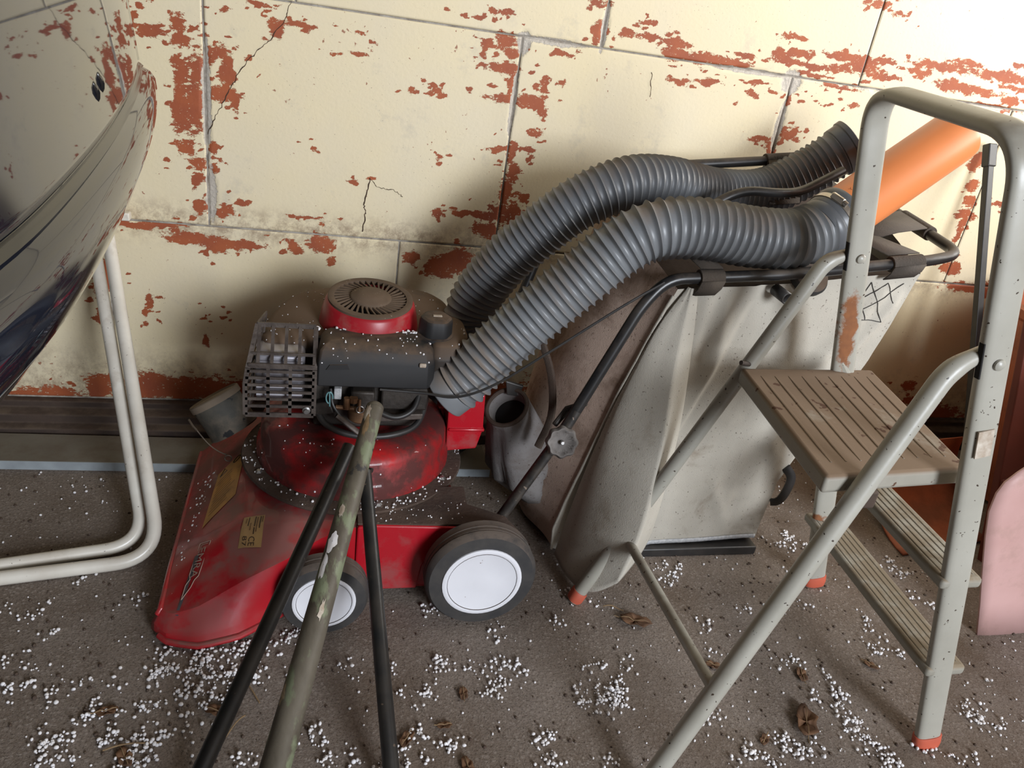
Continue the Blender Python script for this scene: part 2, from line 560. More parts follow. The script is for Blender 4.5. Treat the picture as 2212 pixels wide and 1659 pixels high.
DUST = (0.135, 0.088, 0.056)
M = {
    'wall': wall_material(),
    'floor': floor_material(),
    'plaster': mat('old_plaster', (0.20, 0.145, 0.095), (0.16, 0.115, 0.075), 3, 0.9, bump=0.3),
    'mortar': mat('crumbly_mortar', (0.52, 0.475, 0.41), (0.27, 0.225, 0.18), 45, 0.95, bump=0.9, bscale=140),
    'ceil': mat('ceiling_paint', (0.20, 0.145, 0.095), (0.16, 0.115, 0.075), 2, 0.9),
    'crack': mat('crack_shadow', (0.06, 0.035, 0.022), rough=0.95),
    'ledge': mat('rusty_ledge', (0.075, 0.048, 0.034), (0.042, 0.028, 0.022), 14, 0.9, bump=0.6, dust=(0.14, 0.10, 0.07), damt=0.35),
    'plank': mat('grey_board', (0.185, 0.168, 0.135), (0.145, 0.125, 0.098), 9, 0.8, bump=0.25, bscale=40, dust=(0.13, 0.10, 0.07), damt=0.3),
    'plank_edge': mat('board_edge', (0.36, 0.40, 0.42), (0.28, 0.31, 0.33), 20, 0.6),
    'bead': mat('polystyrene', (0.84, 0.83, 0.86), (0.72, 0.69, 0.68), 40, 0.7),
    'leaf': mat('dry_leaf', (0.17, 0.085, 0.040), (0.09, 0.045, 0.024), 30, 0.8, bump=0.4),
    'straw': mat('straw', (0.27, 0.18, 0.09), (0.16, 0.10, 0.05), 40, 0.8),
    'white_tube': mat('white_enamel', (0.74, 0.70, 0.62), (0.63, 0.58, 0.50), 12, 0.3, spots=(0.12, 0.08, 0.06), sscale=140, sth=0.7,
                      dust=(0.42, 0.35, 0.27), damt=0.12, dup=False),
    'car': mat('dark_blue_car_paint', (0.010, 0.012, 0.020), rough=0.03, spec=0.4, coat=0.3),
    'car_black': mat('black_car_plastic', (0.008, 0.008, 0.009), rough=0.12, spec=0.6),
    'tyre': mat('tyre_rubber', (0.032, 0.031, 0.032), (0.055, 0.05, 0.046), 26, 0.8, bump=0.2, dust=(0.135, 0.105, 0.085), damt=0.55, dscale=22),
    'cap': mat('white_hubcap', (0.82, 0.82, 0.86), (0.76, 0.76, 0.80), 8, 0.35, spots=(0.20, 0.13, 0.09), sscale=90, sth=0.73),
    'red': mat('red_mower_paint', (0.46, 0.012, 0.020), (0.40, 0.012, 0.020), 6, 0.28, coat=0.25, dust=(0.20, 0.115, 0.095), damt=0.42, dscale=9, bump=0.04),
    'red_clean': mat('red_side_paint', (0.47, 0.010, 0.020), (0.43, 0.012, 0.022), 6, 0.27, coat=0.3, dust=(0.24, 0.10, 0.09), damt=0.16, dscale=12, dup=False),
    'red_grimy': mat('grimy_red_drum', (0.46, 0.010, 0.014), (0.36, 0.010, 0.014), 9, 0.3, coat=0.2, dust=(0.035, 0.018, 0.014), damt=0.50, dscale=9, dup=False, bump=0.1),
    'grime': mat('caked_dirt', (0.055, 0.036, 0.027), (0.085, 0.055, 0.040), 18, 0.95, bump=0.9, bscale=120, spots=(0.23, 0.19, 0.15), sscale=150, sth=0.67),
    'shroud': mat('dusty_engine_plastic', (0.036, 0.028, 0.023), (0.050, 0.037, 0.028), 10, 0.6, dust=DUST, damt=0.75, dscale=7, spots=(0.24, 0.19, 0.14), sscale=170, sth=0.70),
    'black_plastic': mat('black_engine_plastic', (0.012, 0.012, 0.013), (0.018, 0.017, 0.017), 10, 0.62, dust=DUST, damt=0.55, dscale=9),
    'engine': mat('oily_engine_metal', (0.060, 0.050, 0.042), (0.030, 0.024, 0.020), 24, 0.55, 0.35, bump=0.5, bscale=90),
    'brass': mat('tarnished_brass', (0.24, 0.13, 0.065), (0.13, 0.075, 0.045), 26, 0.5, 0.5, bump=0.2),
    'steel': mat('dull_steel', (0.42, 0.41, 0.40), (0.27, 0.26, 0.25), 22, 0.35, 0.8),
    'guard': mat('grimy_guard_metal', (0.115, 0.092, 0.078), (0.055, 0.042, 0.036), 30, 0.55, 0.35, bump=0.5, bscale=120),
    'muffler': mat('grey_muffler_metal', (0.42, 0.41, 0.45), (0.30, 0.28, 0.30), 16, 0.45, 0.5),
    'recoil_red': mat('dusty_red_cover', (0.40, 0.014, 0.022), (0.34, 0.016, 0.024), 9, 0.36, dust=(0.30, 0.14, 0.11), damt=0.25, dscale=13, dup=False, bump=0.05),
    'grille': mat('dusty_grille', (0.10, 0.066, 0.042), (0.135, 0.09, 0.058), 22, 0.85, spots=(0.3, 0.24, 0.18), sscale=160, sth=0.7),
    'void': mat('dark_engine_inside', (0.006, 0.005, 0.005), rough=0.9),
    'rubber': mat('black_rubber_hose', (0.020, 0.019, 0.019), (0.035, 0.031, 0.028), 30, 0.45),
    'teal': mat('teal_wire', (0.12, 0.25, 0.26), rough=0.5),
    'handle': mat('black_handle_tube', (0.014, 0.014, 0.015), (0.024, 0.022, 0.021), 18, 0.33, dust=(0.115, 0.088, 0.066), damt=0.38, dscale=10),
    'handle_grimy': mat('scuffed_handle_tube', (0.020, 0.018, 0.017), (0.060, 0.048, 0.038), 45, 0.55, bump=0.3, spots=(0.22, 0.17, 0.13), sscale=110, sth=0.66),
    'knob': mat('grey_knob', (0.20, 0.18, 0.165), (0.10, 0.088, 0.080), 26, 0.7, bump=0.3),
    'sticker': mat('orange_sticker', (0.70, 0.35, 0.075), (0.52, 0.27, 0.085), 16, 0.55, dust=(0.28, 0.18, 0.10), damt=0.18, dscale=18, dup=False),
    'sticker_gold': mat('gold_sticker', (0.42, 0.26, 0.105), (0.33, 0.20, 0.09), 22, 0.5),
    'print': mat('dark_print', (0.045, 0.026, 0.016), rough=0.6),
    'decal': mat('blue_grey_decal', (0.085, 0.090, 0.105), (0.12, 0.095, 0.095), 20, 0.6),
    'decal_line': mat('pale_decal_line', (0.42, 0.30, 0.25), rough=0.6),
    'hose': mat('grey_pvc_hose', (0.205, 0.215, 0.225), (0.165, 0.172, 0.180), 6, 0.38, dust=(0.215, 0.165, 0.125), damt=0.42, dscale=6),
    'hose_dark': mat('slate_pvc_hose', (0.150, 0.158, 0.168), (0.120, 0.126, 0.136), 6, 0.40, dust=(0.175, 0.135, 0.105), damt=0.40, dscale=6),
    'cuff': mat('grey_rubber_cuff', (0.115, 0.122, 0.132), (0.09, 0.095, 0.102), 12, 0.35),
    'clamp': mat('steel_clamp', (0.58, 0.55, 0.50), (0.44, 0.40, 0.35), 40, 0.28, 0.9),
    'pipe': mat('orange_pvc_pipe', (0.78, 0.255, 0.085), (0.70, 0.225, 0.075), 5, 0.36),
    'pipe_print': mat('pipe_print', (0.33, 0.12, 0.05), rough=0.5),
    'canvas': canvas_material('grey_canvas', (0.54, 0.505, 0.435), (0.46, 0.425, 0.36), (0.24, 0.18, 0.125), 0.16),
    'canvas_dirty': canvas_material('mouldy_canvas', (0.56, 0.43, 0.35), (0.45, 0.33, 0.265), (0.20, 0.13, 0.09), 0.5, 9),
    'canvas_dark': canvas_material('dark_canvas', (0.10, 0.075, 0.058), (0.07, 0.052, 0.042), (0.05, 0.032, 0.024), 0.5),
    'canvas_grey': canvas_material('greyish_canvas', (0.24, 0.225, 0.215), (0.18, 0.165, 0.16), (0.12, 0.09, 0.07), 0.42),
    'strap': mat('brown_elastic_strap', (0.062, 0.050, 0.040), (0.080, 0.062, 0.047), 20, 0.9, bump=0.6, bscale=260),
    'thread': mat('dark_thread', (0.05, 0.045, 0.04), rough=0.9),
    'meshband': mat('white_mesh_band', (0.50, 0.50, 0.50), (0.36, 0.36, 0.37), 160, 0.8, bump=0.5, bscale=300),
    'ladder': rust_paint('grey_ladder_enamel'),
    'tread': mat('dirty_tread', (0.34, 0.32, 0.27), (0.29, 0.27, 0.225), 10, 0.5, dust=(0.205, 0.140, 0.090), damt=0.80, dscale=8, spots=(0.09, 0.038, 0.018), sscale=34, sth=0.66, bump=0.15),
    'step': mat('dusty_step', (0.33, 0.315, 0.27), (0.28, 0.265, 0.22), 14, 0.5, dust=(0.225, 0.175, 0.115), damt=0.55, dscale=16, bump=0.15),
    'red_foot': mat('red_rubber_foot', (0.56, 0.115, 0.062), (0.46, 0.095, 0.055), 20, 0.55),
    'paper': mat('torn_paper_label', (0.58, 0.52, 0.44), (0.36, 0.28, 0.21), 60, 0.9, bump=0.5),
    'tripod': mat('black_tripod_tube', (0.013, 0.013, 0.013), (0.030, 0.026, 0.022), 22, 0.40, bump=0.15, spots=(0.10, 0.07, 0.05), sscale=120, sth=0.7),
    'pole': pole_material(),
    'tin': mat('dusty_tin', (0.035, 0.033, 0.027), (0.065, 0.058, 0.045), 18, 0.75, bump=0.3, dust=(0.14, 0.11, 0.08), damt=0.42, dscale=12, dup=False, spots=(0.012, 0.013, 0.014), sscale=26, sth=0.60),
    'tin_lid': mat('dusty_tin_lid', (0.17, 0.13, 0.09), (0.135, 0.10, 0.072), 14, 0.85, bump=0.2),
    'wire': mat('old_wire', (0.16, 0.12, 0.085), (0.09, 0.07, 0.055), 40, 0.6, 0.5),
    'pink': mat('faded_pink_plastic', (0.62, 0.385, 0.36), (0.54, 0.32, 0.29), 5, 0.5, dust=(0.40, 0.25, 0.20), damt=0.25, dscale=9, dup=False),
    'terracotta': mat('terracotta_plastic', (0.46, 0.135, 0.062), (0.40, 0.115, 0.055), 5, 0.5, dust=(0.22, 0.09, 0.05), damt=0.3, dscale=8, dup=False),
    'redwood': mat('dark_red_board', (0.150, 0.032, 0.018), (0.115, 0.026, 0.016), 8, 0.55),
    'rod': mat('black_rod', (0.018, 0.017, 0.017), (0.03, 0.027, 0.025), 20, 0.5),
    'glass': mat('wheel_dark', (0.02, 0.02, 0.02), rough=0.3),
}

# ------------------------------------------------------------------ the setting
XL, XR, YF, ZC = -5.2, 2.7, -4.5, 2.4


def struct(mb, name, m, **kw):
    return tag(mb.build(name, M[m], **kw), kind='structure')


struct(MB().box(XL - 0.1, XR + 0.1, YF - 0.1, 0.2, -0.12, 0.0), 'floor', 'floor', smooth=0)
struct(MB().box(XL - 0.1, XR + 0.1, YF - 0.1, 0.2, ZC, ZC + 0.1), 'ceiling', 'ceil', smooth=0)
struct(MB().box(XL - 0.1, XL, YF, 0.0, 0, ZC), 'wall_left', 'plaster', smooth=0)
mb = MB()                                   # wall with the open garage doorway
mb.box(XL, 0.90, YF - 0.1, YF, 0, ZC)
mb.box(2.55, XR, YF - 0.1, YF, 0, ZC)
mb.box(0.90, 2.55, YF - 0.1, YF, 2.32, ZC)
struct(mb, 'wall_front', 'plaster', smooth=0)
mb = MB()                                   # wall with a small side window
mb.box(XR, XR + 0.1, YF, -1.05, 0, ZC)
mb.box(XR, XR + 0.1, -0.20, 0.0, 0, ZC)
mb.box(XR, XR + 0.1, -1.05, -0.20, 0, 1.24)
mb.box(XR, XR + 0.1, -1.05, -0.20, 2.0, ZC)
struct(mb, 'wall_right', 'plaster', smooth=0)
wn = struct(MB().box(XR + 0.02, XR + 0.06, -1.05, -1.01, 1.24, 2.0).box(XR + 0.02, XR + 0.06, -0.24, -0.20, 1.24, 2.0)
            .box(XR + 0.02, XR + 0.06, -1.05, -0.20, 1.24, 1.28).box(XR + 0.02, XR + 0.06, -1.05, -0.20, 1.96, 2.0), 'window_1', 'white_tube', smooth=0)

wall = struct(MB().box(XL, XR + 0.1, 0.005, 0.18, 0, ZC), 'wall_back', 'mortar', smooth=0)
PEEL = [float(v) for v in """-0.291 0.945 0.018 0.019 -0.379 0.948 0.009 0.009 -0.365 0.971 0.009 0.005 -0.346 0.924 0.025 0.009 -0.286 0.914 0.025 0.011 -0.292 0.857 0.018 0.027 -0.260 0.861 0.015 0.029 -0.297 0.787 0.017 0.054 -0.266 0.786 0.017 0.054 -0.214 0.905 0.027 0.013 -0.237 0.891 0.011 0.020 -0.199 0.873 0.012 0.029 -0.210 0.818 0.033 0.015 -0.190 0.797 0.009 0.013 -0.289 0.701 0.013 0.017 -0.265 0.668 0.019 0.014 -0.231 0.704 0.009 0.014 -0.229 0.659 0.009 0.009 -0.264 0.627 0.012 0.016 -0.258 0.567 0.009 0.018 -0.215 0.560 0.025 0.011 -0.168 0.585 0.018 0.007 -0.038 0.564 0.042 0.004 -0.397 0.516 0.043 0.007 -0.334 0.519 0.049 0.006 -0.289 0.495 0.050 0.012 -0.228 0.484 0.041 0.016 -0.173 0.489 0.046 0.010 -0.251 0.460 0.008 0.013 -0.055 0.490 0.013 0.014 0.005 0.503 0.027 0.023 0.026 0.462 0.011 0.014 -0.061 0.974 0.038 0.007 -0.101 0.961 0.012 0.018 -0.135 1.006 0.032 0.006 -0.197 0.982 0.014 0.004 0.078 0.974 0.020 0.005 0.066 0.937 0.022 0.005 -0.016 0.725 0.005 0.004 0.353 1.057 0.012 0.008 0.391 1.058 0.016 0.005 0.299 1.041 0.012 0.005 0.393 1.004 0.023 0.019 0.407 0.979 0.017 0.013 0.395 0.945 0.035 0.013 0.419 0.915 0.011 0.022 0.404 0.881 0.042 0.009 0.343 0.994 0.018 0.007 0.341 0.971 0.008 0.006 0.342 0.943 0.013 0.004 0.469 0.880 0.031 0.012 0.491 0.864 0.010 0.014 0.497 0.932 0.014 0.006 0.493 0.913 0.009 0.010 0.523 0.990 0.024 0.004 0.484 0.814 0.014 0.008 0.482 0.770 0.014 0.006 0.409 0.766 0.018 0.007 0.440 0.779 0.011 0.011 0.434 0.755 0.009 0.015 0.449 0.717 0.019 0.020 0.436 0.667 0.012 0.033 0.446 0.614 0.033 0.030 0.392 0.606 0.059 0.009 0.334 0.604 0.023 0.007 0.272 0.601 0.011 0.008 0.479 0.658 0.015 0.011 0.405 0.569 0.033 0.019 0.338 0.486 0.043 0.031 0.298 0.465 0.033 0.026 0.217 0.485 0.019 0.014 0.196 0.874 0.016 0.006 0.237 0.884 0.015 0.004 0.261 0.873 0.013 0.004 0.264 0.729 0.010 0.007 0.075 0.659 0.010 0.006 0.590 1.106 0.022 0.007 0.602 1.046 0.011 0.026 0.673 1.055 0.018 0.009 0.728 1.052 0.035 0.008 0.783 1.052 0.041 0.008 0.802 1.028 0.045 0.010 0.717 1.086 0.019 0.004 0.818 0.968 0.024 0.008 0.828 1.025 0.060 0.010 0.884 1.028 0.055 0.010 0.939 1.024 0.055 0.008 0.972 1.047 0.028 0.006 0.898 0.977 0.032 0.006 1.017 0.992 0.042 0.003 1.092 1.102 0.031 0.007 1.020 0.964 0.016 0.006 1.078 1.061 0.028 0.015 1.117 1.069 0.038 0.007 1.100 1.048 0.054 0.007 1.162 1.048 0.049 0.009 1.237 1.077 0.043 0.010 1.247 1.051 0.050 0.009 1.299 1.065 0.048 0.018 1.357 1.080 0.035 0.009 1.355 1.048 0.052 0.006 1.160 1.024 0.049 0.006 1.248 1.008 0.051 0.005 1.534 1.091 0.093 0.011 1.467 1.070 0.035 0.009 1.594 1.107 0.047 0.006 1.724 1.091 0.077 0.012 1.754 1.118 0.018 0.007 1.639 1.047 0.097 0.009 1.574 1.052 0.047 0.009 1.766 1.066 0.045 0.007 1.709 1.014 0.084 0.007 1.769 1.037 0.042 0.006 1.298 1.201 0.028 0.009 1.352 1.185 0.016 0.007 1.263 1.203 0.010 0.005 1.109 0.849 0.017 0.022 1.087 0.860 0.032 0.008 1.146 0.883 0.021 0.015 1.179 0.874 0.012 0.006 1.115 0.904 0.009 0.016 1.127 0.966 0.007 0.016 1.312 0.968 0.019 0.006 1.205 0.965 0.012 0.004 1.743 0.881 0.022 0.017 1.731 0.857 0.019 0.017 1.754 0.810 0.025 0.012 1.769 0.768 0.017 0.017 1.775 0.730 0.032 0.018 1.767 0.700 0.018 0.017 1.768 0.661 0.015 0.022 1.867 0.768 0.029 0.008 1.797 0.573 0.030 0.016 1.895 0.519 0.104 0.014 1.951 0.518 0.035 0.026 1.813 0.185 0.021 0.022 1.859 0.133 0.044 0.018 1.935 0.079 0.113 0.042 1.265 0.479 0.045 0.027 -0.483 0.384 0.015 0.050 -0.486 0.304 0.008 0.016 -0.488 0.282 0.014 0.012 -0.380 0.332 0.007 0.019 -0.391 0.306 0.009 0.011 -0.253 0.241 0.009 0.022 -0.258 0.302 0.004 0.007 -0.209 0.314 0.005 0.005 -0.668 0.073 0.049 0.023 -0.598 0.079 0.040 0.023 -0.509 0.103 0.029 0.038 -0.476 0.130 0.014 0.018 -0.388 0.108 0.064 0.035 -0.313 0.106 0.065 0.034 -0.237 0.104 0.056 0.032 -0.170 0.102 0.045 0.029 -0.068 0.098 0.070 0.030 0.049 0.102 0.096 0.027 0.193 0.107 0.100 0.035 0.343 0.112 0.104 0.042 0.500 0.102 0.108 0.043 0.726 0.124 0.172 0.044 1.084 0.135 0.317 0.045 1.488 0.100 0.260 0.048""".split()]
PE = np.array(PEEL).reshape(-1, 4)
rr_ = np.random.default_rng(5)
sat = []
for a, b, rx, rz in PE:                      # small flakes lost around each bare patch
    for _ in range(5):
        s_ = rr_.uniform(0.0018, 0.0055)
        sat.append((a + rr_.normal(0, rx * 0.8 + 0.012), b + rr_.normal(0, rz * 0.8 + 0.008), s_ * 1.5, s_ * 0.8))
PE = np.concatenate([PE, np.array(sat)])
COURSES = [(0.072, 0.526, [-5.2, -4.41, -3.75, -3.09, -2.435, -1.78, -1.12, -0.465, 0.190, 0.850, 1.510, 2.165, 2.7]),
           (0.526, 1.016, [-5.2, -4.28, -3.61, -2.94, -2.265, -1.59, -0.918, -0.245, 0.428, 1.118, 1.79, 2.46, 2.7]),
           (1.016, 1.506, [-5.2, -4.08, -3.41, -2.74, -2.07, -1.40, -0.735, -0.063, 0.614, 1.305, 1.975, 2.7]),
           (1.506, 1.996, [-5.2, -4.28, -3.61, -2.94, -2.265, -1.59, -0.918, -0.245, 0.428, 1.118, 1.79, 2.46, 2.7]),
           (1.996, 2.4, [-5.2, -4.08, -3.41, -2.74, -2.07, -1.40, -0.735, -0.063, 0.614, 1.305, 1.975, 2.7])]
CHUNKS = [(1.118, 1.005, 0.030, 0.030), (0.432, 1.005, 0.018, 0.028), (0.50, 1.014, 0.08, 0.009), (0.614, 1.06, 0.008, 0.06), (1.0, 1.014, 0.12, 0.007),
          (-0.243, 0.80, 0.010, 0.13), (-0.238, 0.60, 0.012, 0.07), (0.425, 0.87, 0.008, 0.08), (1.116, 0.90, 0.012, 0.07), (1.55, 1.012, 0.25, 0.008)]


def block(x0, x1, z0, z1):
    g = 0.0020
    x0, x1, z0, z1 = x0 + g, x1 - g, z0 + g, z1 - g
    near = x1 > -1.0 and x0 < 2.3 and z0 < 1.3
    st = 0.0045 if near else 0.08
    nx, nz = max(4, int((x1 - x0) / st)), max(4, int((z1 - z0) / st))
    xs = np.concatenate([[x0, x0 + 0.0015], np.linspace(x0, x1, nx + 1)[1:-1], [x1 - 0.0015, x1]])
    zs = np.concatenate([[z0, z0 + 0.0015], np.linspace(z0, z1, nz + 1)[1:-1], [z1 - 0.0015, z1]])
    X, Z = np.meshgrid(xs, zs)
    Y = np.zeros_like(X)
    Y += 0.0006 * fbm2(X, Z, 5, 3, 2.0)
    ed = np.minimum(np.minimum(X - x0, x1 - X), np.minimum(Z - z0, z1 - Z))
    Y[ed < 1e-6] = 0.0022
    hand = np.clip(1 - ed / 0.012, 0, 1)
    peel = np.full_like(X, -1.0)
    WX = X + 0.009 * fbm2(X, Z, 31, 4, 13.0) * np.array(1.0)
    WZ = Z + 0.0055 * fbm2(X, Z, 47, 4, 15.0)
    for a, b, rx, rz in PE:
        if a + 3 * rx < x0 or a - 3 * rx > x1 or b + 3 * rz < z0 or b - 3 * rz > z1:
            continue
        d = np.sqrt(((WX - a) / rx) ** 2 + ((WZ - b) / rz) ** 2)
        peel = np.maximum(peel, np.clip((1.08 - d) * 1.0, -1, 0.5))
    peel = 0.5 + np.maximum(peel, -0.80)
    jo = np.zeros_like(X)
    for a, b, rx, rz in CHUNKS:
        d = np.sqrt(((X - a) / rx) ** 2 + ((Z - b) / rz) ** 2)
        jo = np.maximum(jo, np.clip(1.35 - d * 0.75, 0, 1))
    jo = np.maximum(jo, hand * 0.42)
    Y += np.where(jo > 0.7, 0.002, 0)
    grime = np.clip(1 - (Z - 0.08) / 0.16, 0, 1) * 0.8 + 0.55 * np.exp(-((Z - 0.545) / 0.03) ** 2) * (X < 0.6) \
        + 0.45 * np.exp(-((Z - 0.51) / 0.03) ** 2)
    n, m = X.shape
    v = np.stack([X, Y, Z], -1).reshape(-1, 3)
    idx = np.arange(n * m).reshape(n, m)
    f = np.stack([idx[:-1, :-1], idx[:-1, 1:], idx[1:, 1:], idx[1:, :-1]], -1).reshape(-1, 4)
    me = bpy.data.meshes.new('block')
    me.vertices.add(len(v))
    me.vertices.foreach_set('co', v.ravel())
    me.loops.add(f.size)
    me.loops.foreach_set('vertex_index', f.ravel())
    me.polygons.add(len(f))
    me.polygons.foreach_set('loop_start', np.arange(0, f.size, 4))
    me.polygons.foreach_set('loop_total', np.full(len(f), 4))
    me.update(calc_edges=True)
    me.shade_smooth()
    for nm, arr in (('peel', peel), ('joint', jo), ('grime', np.clip(grime, 0, 1))):
        a = me.attributes.new(nm, 'FLOAT', 'POINT')
        a.data.foreach_set('value', arr.ravel().astype(np.float32))
    me.materials.append(M['wall'])
    o = bpy.data.objects.new('block', me)
    COL.objects.link(o)
    o.parent = wall


for z0, z1, xs in COURSES:
    for a, b in zip(xs[:-1], xs[1:]):
        block(a, b, z0, z1)


def crack(pts, wd):
    P = []
    for (a, b), (c, d) in zip(pts[:-1], pts[1:]):
        for t in np.linspace(0, 1, 9)[:-1]:
            P.append((a + (c - a) * t + random.uniform(-0.002, 0.002), b + (d - b) * t + random.uniform(-0.002, 0.002)))
    P.append(pts[-1])
    m = MB()
    top, bot = [], []
    for i, (x, z) in enumerate(P):
        q = P[min(i + 1, len(P) - 1)]
        p = P[max(i - 1, 0)]
        dx, dz = q[0] - p[0], q[1] - p[1]
        L = math.hypot(dx, dz) or 1
        h = wd * random.uniform(0.35, 1.0)
        top.append((x - dz / L * h, -0.0016, z + dx / L * h))
        bot.append((x + dz / L * h, -0.0016, z - dx / L * h))
    m.grid([top, bot])
    m.build('crack', M['crack'], wall, smooth=0)


crack([(-0.071, 1.02), (-0.08, 0.988), (-0.112, 0.939), (-0.144, 0.908), (-0.173, 0.872), (-0.192, 0.833), (-0.211, 0.797), (-0.231, 0.759), (-0.241, 0.731)], 0.0011)
crack([(0.111, 0.67), (0.099, 0.609), (0.105, 0.588), (0.1, 0.542)], 0.0016)
crack([(0.111, 0.67), (0.128, 0.65), (0.166, 0.648), (0.189, 0.634)], 0.0009)
crack([(0.748, 0.982), (0.756, 0.926)], 0.0010)

# rusty ledge along the foot of the wall
prof = [(0.004, 0.070), (-0.018, 0.070), (-0.020, 0.054), (-0.050, 0.050), (-0.054, 0.030), (-0.078, 0.027), (-0.082, 0.0), (0.004, 0.0)]
struct(MB().prism([(XL, y, z) for y, z in prof], (1, 0, 0), XR - XL), 'trim_1', 'ledge', smooth=0, bevel=0.003)

# ------------------------------------------------------------------ board on the floor
pl = thing('floor_board', 'long grey board with pale front edge lying along the wall behind the mower', 'board', (-0.3, -0.17, 0))
a, b = V(-1.6, -0.185, 0), V(0.437, -0.238, 0)
dv = V(0, 0.118, 0)
MB().quadbox([a, b, b + dv, a + dv, a + (0, 0, .022), b + (0, 0, .022), b + dv + (0, 0, .022), a + dv + (0, 0, .022)]).build('plank', M['plank'], pl, smooth=0, bevel=0.0015)
e = V(0, -0.0015, 0)
MB().quadbox([a + e, b + e, b, a, a + e + (0, 0, .0215), b + e + (0, 0, .0215), b + (0, 0, .0215), a + (0, 0, .0215)]).build('front_edge', M['plank_edge'], pl, smooth=0)

# ------------------------------------------------------------------ white tubular frame
fr = thing('tubular_frame', 'white enamelled double tube frame leaning on the wall beside the car', 'frame', (-0.3, -0.5, 0))
MB().sweep(fillet([(-0.463, -0.012, 0.585), (-0.280, -0.547, 0.014), (-1.0, -0.676, 0.014)], 0.085, 12), 0.0132, 18).build('tube', M['white_tube'], fr)
MB().sweep(fillet([(-0.492, -0.018, 0.560), (-0.316, -0.502, 0.014), (-1.0, -0.662, 0.014)], 0.075, 12), 0.0128, 18).build('tube', M['white_tube'], fr)
br = MB().box(-0.475, -0.407, -0.026, -0.002, 0.530, 0.548).build('end_bracket', M['white_tube'], fr, bevel=0.003)
for x in (-0.421, -0.428):
    MB().lathe([(0.0014, 0), (0.0014, 0.001)], (x, -0.026, 0.539), (0, -1, 0), 8).build('screw_hole', M['print'], br)

# ------------------------------------------------------------------ dark car at the left
car = thing('car', 'glossy dark blue car whose rounded rear corner fills the upper left', 'car', (-2.25, -1.35, 0))
OFF = [(.26, -.50), (.30, -.43), (.40, -.36), (.50, -.285), (.60, -.195), (.66, -.130), (.70, -.088), (.74, -.047), (.78, -.012), (.81, .012), (.84, .033), (.862, .041), (.878, .039), (.888, .032),
       (.893, .020), (.899, .012), (.905, .016), (.93, .013), (1.0, .004), (1.1, -.012), (1.2, -.06), (1.3, -.22), (1.4, -.42), (1.46, -.60)]


def car_ring(z, extra=0.0):
    off = np.interp(z, [o_[0] for o_ in OFF], [o_[1] for o_ in OFF]) + extra
    hw, rc, yc = 1.10, 0.13, -1.35
    hw -= max(0, 0.6 - z) * 0.35 + max(0, z - 1.1) * 0.5
    half = []
    for d in np.linspace(0, hw - rc, 40):
        half.append((-.188 - .06 * math.sqrt(d * d + .004) - .07 * d * d + off, d))
    x0, d0 = half[-1]
    for t in np.linspace(0, 1.5, 14)[1:]:
        half.append((x0 - rc * 1.3 * (1 - math.cos(t)), d0 + rc * math.sin(t)))
    q = half[::-1] + [(x, -d) for x, d in half[1:]]          # far corner -> near corner
    ring = [V(x, yc + d, z) for x, d in q]
    ring += [V(-4.5 - x, yc + d, z) for x, d in q[::-1]]
    return ring


lev = sorted(set([float(z) for z in np.linspace(0.26, 1.46, 60)] + [o_[0] for o_ in OFF]))
MB().rings([car_ring(z)[::-1] for z in lev]).build('body', M['car'], car, smooth=60)
strip = MB()
strip.rings([car_ring(z, d)[5:100] for z, d in ((0.8945, 0.001), (0.8955, 0.005), (0.8985, 0.005), (0.900, 0.001))], closed=False)
strip.build('bumper_seam', M['car_black'], car)
for x, y, z in ((-0.204, -1.020, 0.940), (-0.208, -0.985, 0.944)):
    P = [V(x - 0.012, y, z + 0.012) + V(0.012 * math.sin(t), -0.004 * math.cos(t), 0.013 * math.cos(t) - 0.012) for t in np.linspace(0.2, 2.9, 9)]
    MB().sweep(P, [0.0012, 0.0022, 0.003, 0.0033, 0.0034, 0.0033, 0.003, 0.0022, 0.0012], 10).build('trim_clip', M['car_black'], car)
for x in (-1.05, -3.5):
    for y in (-0.62, -2.08):
        t = MB().lathe([(0.17, -0.09), (0.29, -0.09), (0.31, -0.06), (0.31, 0.06), (0.29, 0.09), (0.17, 0.09)], (x, y, 0.31), (0, 1, 0), 40).build('wheel', M['tyre'], car)
        MB().lathe([(0.02, -0.07), (0.175, -0.085), (0.175, 0.085), (0.02, 0.07)], (x, y, 0.31), (0, 1, 0), 30).build('rim', M['steel'], t)

# ------------------------------------------------------------------ things at the right edge
pk = thing('plastic_sheet', 'faded pink curved plastic sheet standing on the floor at the right edge', 'plastic sheet', (1.55, -0.86, 0))
out = [(1.405, 0.0), (1.378, 0.085), (1.352, 0.157), (1.320, 0.25), (1.302, 0.31), (1.301, 0.352), (1.310, 0.378), (1.330, 0.40), (1.375, 0.44), (1.45, 0.50), (1.55, 0.56), (1.75, 0.62)]
G = []
for x, z in out:
    G.append([V(x + (1.95 - x) * u ** 1.2, -0.85 - 0.09 * u + 0.10 * u * u + 0.03 * math.sin(2.6 * z + 2 * u), max(0.0, z * (1 + 0.25 * u) if z > 0 else 0)) for u in np.linspace(0, 1, 14)])
MB().grid(G).build('sheet', M['pink'], pk, solid=0.005)

bd = thing('red_board', 'dark red board leaning upright behind the pink plastic sheet', 'board', (1.68, -0.55, 0))
MB().bar((1.700, -0.60, 0.0), (1.640, -0.48, 0.62), 0.075, 0.009, up=(0.2, -1, 0.1)).build('board', M['redwood'], bd, smooth=0, bevel=0.003)
MB().bar((1.700, -0.585, 0.10), (1.688, -0.561, 0.224), 0.080, 0.010, up=(0.2, -1, 0.1)).build('batten', M['redwood'], bd, smooth=0, bevel=0.003)

